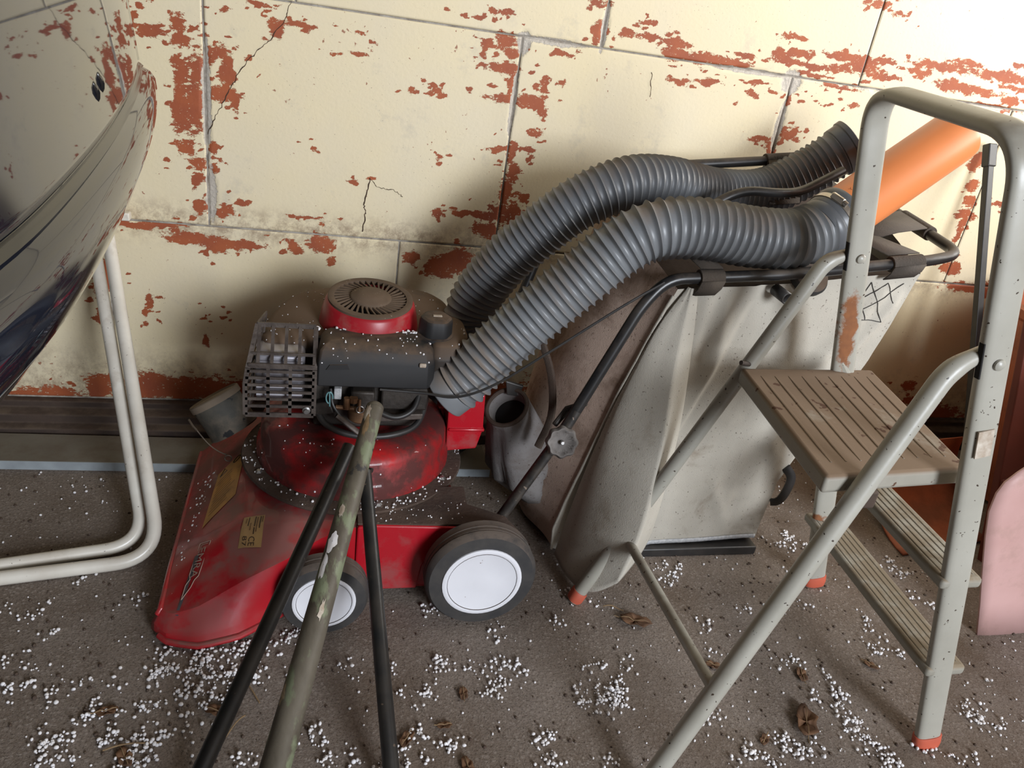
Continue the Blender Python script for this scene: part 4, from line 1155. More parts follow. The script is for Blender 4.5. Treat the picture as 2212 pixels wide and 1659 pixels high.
kn = MB().lathe([(0.012, -0.012), (0.026, -0.006), (0.030, 0.0), (0.031, 0.012), (0.027, 0.018), (0.024, 0.0175), (0.020, 0.013), (0.008, 0.011), (0.0, 0.011)], (0.468, -0.612, 0.330), (-0.15, -0.93, 0.33), 72, caps=False,
                lobe=lambda a_: 1 + 0.055 * math.cos(8 * a_)).build('handle_knob', M['knob'], mw, smooth=40)
MB().lathe([(0.0045, 0.010), (0.0045, 0.020), (0.003, 0.022)], (0.468, -0.612, 0.330), (-0.15, -0.93, 0.33), 12).build('knob_stud', M['steel'], kn)
MB().sweep(fillet([(0.690, -0.45, 0.715), (0.745, -0.43, 0.765), (0.815, -0.425, 0.808), (0.905, -0.42, 0.808), (0.965, -0.40, 0.812), (1.075, -0.36, 0.858)], 0.04, 6), 0.0095, 14).build('control_bail', M['handle'], mw)
MB().sweep(spline([(0.120, -0.535, 0.392), (0.200, -0.545, 0.392), (0.262, -0.565, 0.396), (0.330, -0.575, 0.430), (0.425, -0.580, 0.505), (0.545, -0.578, 0.598), (0.625, -0.572, 0.652)], 8), 0.0026, 8).build('control_cable', M['rubber'], mw)
# polystyrene crumbs lying on the mower
tops = bvh_of(deck_mb, fl_mb, dr_mb, sh_mb, af_mb, tk_mb, shf)
cs, rs = [], []


def sprinkle(x0, x1, y0, y1, n, r0, r1):
    for _ in range(n):
        x, y = random.uniform(x0, x1), random.uniform(y0, y1)
        r = random.uniform(r0, r1)
        h = drop(tops, x, y, 0, 0.6)
        if h is not None:
            cs.append(h + V(0, 0, r * 0.6))
            rs.append(r)


for _ in range(60):
    t = random.random()
    x, y = -0.232 + 0.034 * t + random.uniform(-0.006, 0.006), -0.36 - 0.34 * (1 - t) * random.random()
    h = drop(tops, x, y, 0, 0.6)
    if h is not None:
        r = random.uniform(0.0012, 0.0030)
        cs.append(h + V(0, 0, r * 0.6))
        rs.append(r)
sprinkle(-0.24, -0.04, -0.72, -0.36, 60, 0.0007, 0.0016)
sprinkle(-0.08, 0.29, -0.45, -0.18, 130, 0.0006, 0.0014)
sprinkle(0.01, 0.22, -0.53, -0.46, 30, 0.0008, 0.0022)
for _ in range(130):
    a_ = random.uniform(2.9, 6.4)
    r_ = random.uniform(0.196, 0.224)
    x, y = FC[0] + r_ * math.cos(a_), FC[1] + r_ * math.sin(a_)
    sprinkle(x, x, y, y, 1, 0.0009, 0.0026)
sprinkle(0.10, 0.29, -0.665, -0.60, 40, 0.0009, 0.0022)
for _ in range(60):
    a_, r_ = random.uniform(3.2, 6.2), random.uniform(0.10, 0.19)
    sprinkle(FC[0] + r_ * math.cos(a_), FC[0] + r_ * math.cos(a_), FC[1] + r_ * math.sin(a_), FC[1] + r_ * math.sin(a_), 1, 0.0008, 0.0018)
for x in list(np.random.default_rng(3).normal(0.075, 0.035, 26)) + list(np.random.default_rng(4).normal(0.180, 0.018, 34)) + [0.002, 0.004, 0.006]:
    r = random.uniform(0.0016, 0.0036)
    cs.append(V(min(max(x, 0.0), 0.225), -0.449 + random.uniform(-0.006, 0.004), 0.474 + random.uniform(0, 0.003)))
    rs.append(r)
tag(beads_obj('foam_crumbs', cs, rs, M['bead'], mw), 'white polystyrene crumbs scattered on the mower')

# ------------------------------------------------------------------ grass bag hanging from the mower handle
bag = thing('grass_bag', 'large grey canvas grass-collecting bag strapped under the black mower handle', 'grass bag', (0.8, -0.38, 0))


def lerp_curve(pts, t):
    P = np.array(pts, float)
    L = np.concatenate([[0], np.cumsum(np.linalg.norm(np.diff(P, axis=0), axis=1))])
    L /= L[-1]
    return V(*[np.interp(t, L, P[:, k]) for k in range(P.shape[1])])


TOPC = [(0.668, 0.632), (0.72, 0.640), (0.90, 0.658), (1.10, 0.690), (1.195, 0.700)]
BOTC = [(0.520, 0.016), (0.60, 0.004), (0.68, 0.006), (0.75, 0.024), (1.02, 0.036)]
LEFT = [(0.668, 0.632), (0.600, 0.42), (0.545, 0.20), (0.515, 0.07), (0.520, 0.016)]
RIGHT = [(1.195, 0.700), (1.150, 0.50), (1.070, 0.30), (1.028, 0.19), (1.02, 0.036)]


def side_point(u, v):                        # Coons patch in the x,z plane
    t, b_, l, r = lerp_curve(TOPC, u), lerp_curve(BOTC, u), lerp_curve(LEFT, v), lerp_curve(RIGHT, v)
    c = (1 - u) * (1 - v) * V(*TOPC[0]) + u * (1 - v) * V(*TOPC[-1]) + (1 - u) * v * V(*BOTC[0]) + u * v * V(*BOTC[-1])
    return (1 - v) * t + v * b_ + (1 - u) * l + u * r - c


NU, NV = 110, 90
us, vs_ = np.linspace(0, 1, NU), np.linspace(0, 1, NV)
UU, VV = np.meshgrid(us, vs_)
YY = -0.545 - 0.020 * np.sin(np.pi * UU) * np.sin(np.pi * np.clip(VV, 0, 1)) ** 0.7
# big hanging pleat at the front edge: gentle on the left, sharp on the right
pc = 0.30 - 0.02 * VV
ridge = np.where(UU < pc, np.clip(1 - (pc - UU) / 0.27, 0, 1) ** 1.1, np.clip(1 - (UU - pc) / 0.03, 0, 1))
amp = 0.006 + 0.030 * np.clip(VV, 0, 1) ** 1.2
YY -= ridge * amp
# drag folds from the straps and creases
for cu, cv, ang, wid, ln, am in ((0.12, 0.0, 1.35, 0.035, 0.5, 0.010), (0.20, 0.02, 1.2, 0.03, 0.4, 0.008), (0.45, 0.02, 1.0, 0.05, 0.35, 0.008), (0.9, 0.02, 2.1, 0.04, 0.5, 0.010), (0.97, 0.05, 2.0, 0.03, 0.6, 0.010),
                                 (0.75, 0.55, 0.7, 0.03, 0.35, 0.006), (0.62, 0.72, 0.85, 0.03, 0.35, 0.006), (0.55, 0.45, 2.2, 0.035, 0.30, 0.006), (0.80, 0.78, 2.3, 0.03, 0.25, 0.006), (0.88, 0.30, 2.0, 0.025, 0.3, 0.006), (0.70, 0.25, 0.5, 0.03, 0.3, 0.005)):
    du, dv_ = UU - cu, VV - cv
    s_, n_ = du * math.cos(ang) + dv_ * math.sin(ang), -du * math.sin(ang) + dv_ * math.cos(ang)
    YY -= am * np.exp(-(n_ / wid) ** 2) * np.clip(s_ / 0.05, 0, 1) * np.clip((ln - s_) / (ln * 0.6), 0, 1)
YY += 0.0022 * fbm2(UU, VV, 21, 4, 3.0)
G = [[None] * NU for _ in range(NV)]
for i, v in enumerate(vs_):
    for j, u in enumerate(us):
        xz = side_point(u, v)
        G[i][j] = V(xz[0], YY[i, j], max(0.004, xz[1] - 0.008 * ridge[i, j] * v))
MB().grid(G).build('side_panel', M['canvas'], bag, smooth=180)
nearL = [G[i][0] for i in range(NV)]
nearR = [G[i][-1] for i in range(NV)]
nearT = G[0]
# dirty front panel bulging towards the mower
GF = []
for i, p in enumerate(nearL):
    v = i / (NV - 1)
    row = []
    for t in np.linspace(0, 1, 60):
        y = p[1] + (-0.150 - p[1]) * t
        bulge = 0.075 * math.sin(math.pi * min(1, t * 1.02)) * math.sin(math.pi * min(1.0, 0.12 + 0.82 * v)) + 0.02 * v * math.sin(math.pi * t)
        z = p[2] + (0.13 if v < 0.3 else 0.13 * (1 - (v - 0.3) / 0.7)) * t * (1 - v) + 0.004 * math.sin(9 * t + 7 * v)
        row.append(V(p[0] - bulge - 0.02 * t * (1 - v) + 0.004 * math.sin(14 * t + 3 * v) * math.sin(5 * v), y, max(0.004, z)))
    GF.append(row)
MB().grid(GF).build('front_panel', M['canvas_dirty'], bag, smooth=180)
# loose fold of the side fabric hanging out past the ladder leg
CREST = [V(0.690, -0.560, 0.640), V(0.684, -0.575, 0.560), V(0.674, -0.602, 0.470), V(0.660, -0.652, 0.360), V(0.634, -0.708, 0.252), V(0.616, -0.732, 0.170), V(0.594, -0.740, 0.082)]
SEAM = [V(0.686, -0.552, 0.640), V(0.645, -0.551, 0.560), V(0.615, -0.552, 0.470), V(0.582, -0.556, 0.360), V(0.556, -0.560, 0.240), V(0.536, -0.562, 0.120), V(0.522, -0.562, 0.014)]
BACK = [V(0.696, -0.552, 0.640), V(0.715, -0.554, 0.560), V(0.728, -0.558, 0.470), V(0.735, -0.566, 0.360), V(0.735, -0.572, 0.252), V(0.735, -0.574, 0.170), V(0.735, -0.574, 0.105)]
cr_, se_, ba_ = spline(CREST, 8), spline(SEAM, 8), spline(BACK, 8)
rowsF = []
for i, (c_, s0, b_) in enumerate(zip(cr_, se_, ba_)):
    v = i / (len(cr_) - 1)
    row = []
    for s_ in np.linspace(0, 1, 22):
        p = s0 + (c_ - s0) * s_
        row.append(V(p[0], s0[1] + (c_[1] - s0[1]) * s_ ** (0.80 - 0.42 * v) - 0.005 * math.sin(6 * s_ + 5 * v) * s_ * (1 - s_), p[2] - 0.022 * math.sin(math.pi * s_) * max(0.0, (v - 0.85) / 0.15)))
    for s_ in np.linspace(0, 1, 12)[1:]:
        p = c_ + (b_ - c_) * s_
        row.append(p + V(0.012 * math.sin(math.pi * s_), 0, 0))
    rowsF.append(row)
MB().grid(rowsF).build('side_fold', M['canvas'], bag, smooth=180, solid=0.002)
MB().sweep([p + V(-0.002, -0.002, 0) for p in nearL[2:]], 0.0030, 8).build('seam_piping', M['canvas'], bag)
# top, far and rear panels
GT = [[p + V(0, ( -0.150 - p[1]) * t, 0.11 * t - 0.055 * math.sin(math.pi * t)) for t in np.linspace(0, 1, 16)] for p in nearT]
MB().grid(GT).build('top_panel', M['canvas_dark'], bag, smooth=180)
GR = [[p + V(0.03 * math.sin(math.pi * t), (-0.150 - p[1]) * t, 0.11 * t * (1 - i / (NV - 1))) for t in np.linspace(0, 1, 14)] for i, p in enumerate(nearR)]
MB().grid(GR).build('rear_panel', M['canvas'], bag, smooth=180)
GB = [[r[-1] for r in GF], [r[-1] for r in GR]]
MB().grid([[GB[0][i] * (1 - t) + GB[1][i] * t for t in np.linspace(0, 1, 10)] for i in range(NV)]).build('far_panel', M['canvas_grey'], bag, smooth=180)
# bottom band and base plate
bot = G[-1]
band = [bot[j] for j in range(int(NU * 0.42), NU - 1)]
MB().grid([[p + V(0, -0.004, 0.000) for p in band], [p + V(0.0, -0.0035, 0.010) for p in band]]).build('mesh_band', M['meshband'], bag, solid=0.002)
MB().box(0.60, 1.018, -0.566, -0.17, 0.0, 0.022).build('base_plate', M['rubber'], bag, bevel=0.003)
hp = [V(1.036, -0.548, 0.232), V(1.056, -0.552, 0.205), V(1.052, -0.554, 0.165), V(1.042, -0.552, 0.142), V(1.028, -0.545, 0.135)]
MB().sweep(spline(hp, 6), 0.0045, 10, ratio=2.4).build('grab_handle', M['rubber'], bag)
# quilted corner patch stitches
pa, pb, pc_, pd = side_point(0.80, 0.02), side_point(0.95, 0.03), side_point(0.925, 0.15), side_point(0.77, 0.13)


def side_y(xz):
    dmin, y = 9, -0.56
    for i in range(0, 20):
        for j in range(70, NU):
            d_ = (G[i][j][0] - xz[0]) ** 2 + (G[i][j][2] - xz[1]) ** 2
            if d_ < dmin:
                dmin, y = d_, G[i][j][1]
    return y


def stitch(p, q):
    P = [p + (q - p) * t for t in np.linspace(0, 1, 9)]
    MB().sweep([V(x[0], side_y(x) - 0.0012, x[1]) for x in P], 0.0009, 6).build('stitching', M['thread'], bag)


for p, q in ((pa, pd), (pd, pc_), (pa, pc_), (pb, pd), ((pa + pb) / 2, (pb + pc_) / 2), ((pa + pb) / 2, (pa + pd) / 2), ((pa + pd) / 2, (pd + pc_) / 2)):
    stitch(p, q)


def strap(c, d, ln, tail):
    d = V(*d) / np.linalg.norm(d)
    s_ = MB().sweep([V(*c) - d * ln / 2, V(*c) + d * ln / 2], 0.0165, 20, ratio=0.95).build('strap', M['strap'], bag, bevel=0.001)
    T = [V(*p) for p in tail]
    MB().grid([[p - d * ln / 2 for p in T], [p + d * ln / 2 for p in T]]).build('strap_band', M['strap'], s_, solid=0.0025)


strap((0.722, -0.560, 0.6645), (1, 0, 0.10), 0.048, [(0.722, -0.577, 0.662), (0.720, -0.572, 0.645), (0.716, -0.560, 0.628)])
MB().grid([[V(0.700, -0.556, 0.679), V(0.690, -0.50, 0.690), V(0.655, -0.42, 0.700)], [V(0.746, -0.556, 0.682), V(0.738, -0.50, 0.692), V(0.705, -0.41, 0.702)]]).build('strap_band', M['strap'], bag, solid=0.0025)
strap((1.140, -0.557, 0.7225), (1, 0, 0.16), 0.070, [(1.140, -0.574, 0.722), (1.138, -0.570, 0.706), (1.132, -0.562, 0.692)])
MB().grid([[V(1.105, -0.545, 0.732), V(1.075, -0.49, 0.742), V(1.040, -0.44, 0.735)], [V(1.175, -0.545, 0.742), V(1.13, -0.47, 0.750), V(1.09, -0.42, 0.745)]]).build('strap_band', M['strap'], bag, solid=0.0025)
strap((1.288, -0.380, 0.7635), (0, 1, 0.12), 0.10, [(1.275, -0.38, 0.775), (1.19, -0.40, 0.765), (1.10, -0.42, 0.745)])
strap((1.045, -0.160, 0.839), (1, 0, 0.15), 0.075, [(1.045, -0.176, 0.842), (1.030, -0.23, 0.815), (1.00, -0.30, 0.765)])
# stub pipe and disc on top of the bag
st = MB().sweep([V(0.866, -0.560, 0.650), V(0.872, -0.598, 0.645)], 0.0105, 18, caps=False).build('stub_pipe', M['rubber'], bag, solid=0.003)
MB().lathe([(0.0, 0.0), (0.042, 0.0), (0.045, 0.004), (0.045, 0.014), (0.041, 0.018), (0.0, 0.018)], (0.945, -0.528, 0.672), (0.12, -0.75, 0.65), 36, caps=False).build('filler_disc', M['black_plastic'], bag)
# inlet neck with elastic cuff
NC, ND = V(0.402, -0.425, 0.302), V(-0.50, -0.38, 0.78)
ND /= np.linalg.norm(ND)
na = np.cross(ND, V(0, 1, 0))
na /= np.linalg.norm(na)
nb = np.cross(ND, na)
R = []
for t, r, c in ((0.0, 0.036, NC - ND * 0.030), (0.1, 0.040, NC - ND * 0.008), (0.15, 0.045, NC), (0.22, 0.049, NC - ND * 0.006), (0.35, 0.050, NC - ND * 0.02), (0.55, 0.066, NC + V(0.030, 0.01, -0.075)), (0.75, 0.085, NC + V(0.060, 0.02, -0.13)), (0.9, 0.090, NC + V(0.105, 0.03, -0.165)), (1.0, 0.07, NC + V(0.16, 0.05, -0.17))):
    ring = []
    for k in range(40):
        a_ = 2 * math.pi * k / 40
        rr = r * (1 + (0.05 * math.sin(11 * a_ + 6 * t) + 0.09 * math.sin(4 * a_ + 1 + 3 * t) * t + 0.06 * math.sin(7 * a_) * t) * min(1, t * 2))
        p = c + (na * math.cos(a_) + nb * math.sin(a_)) * rr
        ring.append(V(p[0], p[1], max(0.006, p[2])))
    R.append(ring)
nk = MB().rings(R, True, False).build('inlet_neck', M['canvas_grey'], bag, smooth=180)
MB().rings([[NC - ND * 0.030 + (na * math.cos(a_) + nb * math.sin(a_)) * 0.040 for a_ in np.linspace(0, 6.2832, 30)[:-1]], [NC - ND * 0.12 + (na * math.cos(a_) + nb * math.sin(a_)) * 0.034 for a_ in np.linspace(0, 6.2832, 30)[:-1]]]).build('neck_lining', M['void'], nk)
MB().sweep([NC + (na * math.cos(a_) + nb * math.sin(a_)) * 0.0455 for a_ in np.linspace(0, 6.2832, 40)], 0.0048, 8).build('elastic_cuff', M['canvas_dark'], nk)
MB().prism([(0.398, -0.40, .352), (0.440, -0.40, .340), (0.432, -0.40, .315), (0.405, -0.40, .318)], (0.2, 1, 0.3), 0.006).build('neck_tab', M['rubber'], nk, smooth=0, bevel=0.002)
MB().sweep(spline([(0.430, -0.47, 0.500), (0.462, -0.50, 0.420), (0.475, -0.51, 0.33), (0.455, -0.52, 0.26)], 8), 0.0055, 8, ratio=1.6).build('neck_cord', M['canvas_dark'], bag)

# ------------------------------------------------------------------ corrugated hoses


def hose(th, pts, R_, pitch, amp, m, name='tube'):
    P, s_ = resample(spline(pts, 30), pitch / 8)
    rs_ = []
    for x in s_:
        u = (x / pitch) % 1.0
        rs_.append(R_ - amp + amp * math.exp(-((u - 0.5) / 0.17) ** 2))
    return MB().sweep(P, rs_, 44, caps=False).build(name, M[m], th, smooth=70), P


hf = thing('corrugated_hose', 'grey corrugated hose lying in front on the bag, clamped to the orange pipe', 'hose', (0.65, -0.52, 0.66))
FH = [(0.268, -0.497, 0.386), (0.292, -0.500, 0.411), (0.332, -0.500, 0.459), (0.388, -0.500, 0.523), (0.480, -0.510, 0.625), (0.549, -0.520, 0.700), (0.607, -0.528, 0.738), (0.699, -0.530, 0.748), (0.799, -0.530, 0.741),
      (0.890, -0.528, 0.744), (0.952, -0.520, 0.766)]
t_, P = hose(hf, FH, 0.0585, 0.0170, 0.0072, 'hose')
d0 = (P[0] - P[3]) / np.linalg.norm(P[0] - P[3])
MB().lathe([(0.0535, -0.004), (0.0555, 0.0), (0.0560, 0.026), (0.0545, 0.028), (0.0525, 0.026), (0.0515, -0.02)], P[0], d0, 44, caps=False).build('end_cuff', M['hose'], hf)
d1 = V(1.267 - 0.997, 0.070, 0.963 - 0.783)
d1 /= np.linalg.norm(d1)
pe = P[-1]
cf = MB().lathe([(0.0535, -0.006), (0.0575, 0.000), (0.0585, 0.010), (0.0575, 0.013), (0.0590, 0.016), (0.0590, 0.040), (0.0605, 0.042), (0.0615, 0.050), (0.0600, 0.056), (0.0565, 0.057)], pe, d1, 48, caps=False).build('cuff', M['cuff'], hf)
cl = MB().lathe([(0.0592, 0.024), (0.0608, 0.0245), (0.0608, 0.0355), (0.0592, 0.036)], pe, d1, 56, caps=False).build('hose_clamp', M['clamp'], hf, smooth=30)
ca = np.cross(d1, V(0, 0, 1))
ca /= np.linalg.norm(ca)
cbv = np.cross(ca, d1)


def on_clamp(ang, r, h):
    return pe + d1 * h + (ca * math.cos(ang) + cbv * math.sin(ang)) * r


for k in range(34):
    ang = 0.55 - k * 0.035
    MB().bar(on_clamp(ang, 0.0612, 0.0265), on_clamp(ang, 0.0612, 0.0335), 0.0006, 0.0006).build('clamp_notch', M['print'], cl, smooth=0)
MB().bar(on_clamp(1.42, 0.0655, 0.030), on_clamp(0.98, 0.0660, 0.030), 0.0048, 0.0058).build('clamp_housing', M['clamp'], cl, bevel=0.002)
MB().sweep([on_clamp(0.98, 0.0660, 0.030), on_clamp(0.86, 0.0668, 0.030)], 0.0052, 14).build('clamp_screw', M['clamp'], cl)

hb = thing('corrugated_hose', 'darker corrugated hose running behind the front one against the wall', 'hose', (0.7, -0.32, 0.66))
BH = [(0.345, -0.335, 0.375), (0.322, -0.305, 0.440), (0.331, -0.302, 0.500), (0.374, -0.320, 0.587), (0.425, -0.340, 0.654), (0.504, -0.360, 0.736), (0.594, -0.360, 0.783), (0.697, -0.330, 0.788), (0.839, -0.270, 0.766),
      (0.969, -0.240, 0.772), (1.065, -0.240, 0.824), (1.130, -0.252, 0.882)]
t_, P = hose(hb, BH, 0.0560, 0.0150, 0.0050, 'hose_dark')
d2 = (P[-1] - P[-5]) / np.linalg.norm(P[-1] - P[-5])
MB().lathe([(0.052, -0.004), (0.0565, 0.0), (0.0570, 0.020), (0.0600, 0.022), (0.0605, 0.032), (0.0570, 0.034), (0.050, 0.030), (0.048, -0.02)], P[-1], d2, 44, caps=False).build('end_cuff', M['cuff'], hb)

# ------------------------------------------------------------------ orange drain pipe
pp = thing('drain_pipe', 'short orange plastic drain pipe pushed into the clamped hose end', 'pipe', (1.1, -0.46, 0.87))
q0 = pe + d1 * 0.02
L = 0.345
MB().lathe([(0.0525, 0.0), (0.0550, 0.0), (0.0550, L - 0.012), (0.0535, L), (0.0505, L), (0.0505, 0.0)], q0, d1, 56, caps=False).build('pipe', M['pipe'], pp, smooth=40)
vs, fs = text_mesh('Y 8 3   0 5 1  /')
PT = []
for x, y, _ in vs:
    ang = 1.32 + y * 0.12
    PT.append(q0 + d1 * (0.047 + (x + 0.5) * 0.080) + (ca * math.cos(ang) + cbv * math.sin(ang)) * 0.0553)
mesh_obj('lettering', PT, fs, M['pipe_print'], pp, smooth=0)

# ------------------------------------------------------------------ step ladder
ld = thing('step_ladder', 'grey folding step ladder with dirty ribbed platform and hoop handle', 'step ladder', (0.85, -0.9, 0))
FF, FT, NTP, NF = V(1.105, -0.676, 0.020), V(0.847, -0.700, 1.034), V(0.815, -1.045, 1.016), V(1.069, -1.094, 0.020)


def rail_at(far, z):
    a_, b_ = (FF, FT) if far else (NF, NTP)
    t = (z - a_[2]) / (b_[2] - a_[2])
    return a_ + (b_ - a_) * t


across = NTP - FT
wide = np.cross(across / np.linalg.norm(across), (FT - FF) / np.linalg.norm(FT - FF))
up_path = fillet([FF, FT, NTP, NF], 0.062, 12)
PTS = [FF + (up_path[1] - FF) * t for t in np.linspace(0, 1, 60)[:-1]] + up_path[1:-1] + [up_path[-2] + (NF - up_path[-2]) * t for t in np.linspace(0, 1, 60)[1:]]
mbr = MB().sweep(PTS, 0.0220, 20, wide=wide, ratio=0.48, power=3.0)
rails = mbr.build('hoop_rail', M['ladder'], ld, smooth=40)
vv = np.array(mbr.v)
rust = np.zeros(len(vv))
c_, dd = rail_at(True, 0.66), 0.0
rust = np.clip(1 - np.sqrt(((vv[:, 2] - 0.625) / 0.165) ** 2 + ((vv[:, 1] + 0.69) / 0.05) ** 2 + ((vv[:, 0] - (0.858 + (1.034 - vv[:, 2]) * 0.2465) + 0.012) / 0.030) ** 2), 0, 1) * 1.2
rust = np.maximum(rust, np.clip(1 - np.sqrt(((vv[:, 2] - 0.19) / 0.03) ** 2 + ((vv[:, 1] + 0.69) / 0.05) ** 2), 0, 1) * 0.8)
at_ = rails.data.attributes.new('rust', 'FLOAT', 'POINT')
at_.data.foreach_set('value', rust.astype(np.float32))


def foot(p, d, r, ratio, wd=None):
    d = V(*d) / np.linalg.norm(d)
    P = [V(*p) + d * 0.008, V(*p) + d * 0.006, V(*p) - d * 0.010, V(*p) - d * 0.018]
    P[-1][2] = 0.001
    MB().sweep(P, [r * 0.95, r, r, r * 0.92], 18, wide=wd, ratio=ratio, power=2.6).build('rubber_foot', M['red_foot'], ld)


foot(FF, FT - FF, 0.0250, 0.52, wide)
foot(NF, NTP - NF, 0.0250, 0.52, wide)


def rear_leg(top, knee, ft, r):
    top, knee, ft = V(*top), V(*knee), V(*ft)
    P = fillet([top, knee, ft], 0.035, 8)
    P = P[:-1] + [P[-2] + (ft - P[-2]) * t for t in np.linspace(0, 1, 10)[1:]]
    RR = [r] * len(P)
    RR[0] = r * 0.72
    for i in range(1, 5):
        RR[i] = r * (0.78 + 0.05 * i)
    m_ = MB().sweep(P, RR, 18)
    o = m_.build('rear_leg', M['ladder'], ld)
    foot(ft + (knee - ft) / np.linalg.norm(knee - ft) * 0.018, knee - ft, r * 1.12, 1.0)
    return o


rear_leg((0.914, -0.684, 0.766), (0.868, -0.680, 0.748), (0.530, -0.694, 0.0), 0.0142)
rear_leg((0.886, -1.048, 0.742), (0.836, -1.047, 0.712), (0.509, -1.131, 0.0), 0.0150)
for far, yo in ((True, -0.014), (False, -0.014)):
    p = rail_at(far, 0.762 if far else 0.730)
    MB().lathe([(0.0085, 0.0), (0.008, 0.003), (0.005, 0.0055), (0.0, 0.006)], p + V(0, -0.0105, 0), (0, -1, 0), 18, caps=False).build('rivet', M['ladder'], ld)
    rdir = (FT - FF) / np.linalg.norm(FT - FF) if far else (NTP - NF) / np.linalg.norm(NTP - NF)
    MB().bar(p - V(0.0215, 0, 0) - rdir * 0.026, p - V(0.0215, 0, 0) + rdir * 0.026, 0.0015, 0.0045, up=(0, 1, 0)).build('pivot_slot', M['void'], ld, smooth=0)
a_, b_ = V(0.612, -0.692, 0.158), V(0.594, -1.108, 0.198)
MB().sweep([a_, b_], 0.0095, 14).build('cross_bar', M['ladder'], ld)
# platform
PA, PB, PC_, PD = V(0.752, -0.696, 0.541), V(1.046, -0.678, 0.541), V(0.968, -1.030, 0.541), V(0.700, -1.055, 0.541)


def tread(corners, th, m, name, nribs, inset, ribr):
    A, B, C_, D_ = corners
    dz = V(0, 0, -th)
    o = MB().quadbox([A + dz, D_ + dz, C_ + dz, B + dz, A, D_, C_, B]).build(name, M[m], ld, bevel=0.007, segs=3)
    for k in range(nribs):
        t = (k + 1) / (nribs + 1)
        p, q = A + (B - A) * t, D_ + (C_ - D_) * t
        MB().sweep([p + (q - p) * s_ for s_ in np.linspace(inset, 1 - inset, 8)], [ribr * 0.4] + [ribr] * 6 + [ribr * 0.4], 8, wide=(B - A), ratio=0.55).build('tread_rib', M[m], o)
    return o


pf = tread((PA, PB, PC_, PD), 0.030, 'tread', 'platform', 9, 0.10, 0.0035)
MB().sweep([V(0.748, -0.699, 0.552), V(0.772, -0.692, 0.546)], 0.0045, 10).build('hinge_pin', M['guard'], pf)
for p, q in ((V(0.985, -0.694, 0.530), V(0.960, -0.690, 0.560)),):
    MB().sweep([p, q], 0.009, 10).build('platform_bracket', M['ladder'], pf)
MB().box(0.775, 0.80, -1.055, -1.02, 0.485, 0.515).build('stop_block', M['ledge'], pf, bevel=0.004)


def narrow_step(z):
    f, n = rail_at(True, z), rail_at(False, z)
    y = V(0, 1, 0)
    A, B = f + V(-0.030, -0.006, 0.008), f + V(0.048, -0.006, 0.008)
    D_, C_ = n + V(-0.030, -0.008, 0.008), n + V(0.048, -0.008, 0.008)
    A, B = A + V(0, 0.030, 0), B + V(0, 0.030, 0)
    o = tread((A, B, C_, D_), 0.020, 'step', 'step', 5, 0.03, 0.0032)


narrow_step(0.180)
narrow_step(0.362)
p, q = rail_at(False, 0.632), rail_at(False, 0.590)
MB().bar(p + V(-0.002, -0.0118, 0), q + V(-0.002, -0.0118, 0), 0.0125, 0.0012, up=(0, -1, 0)).build('torn_label', M['paper'], ld, smooth=0)

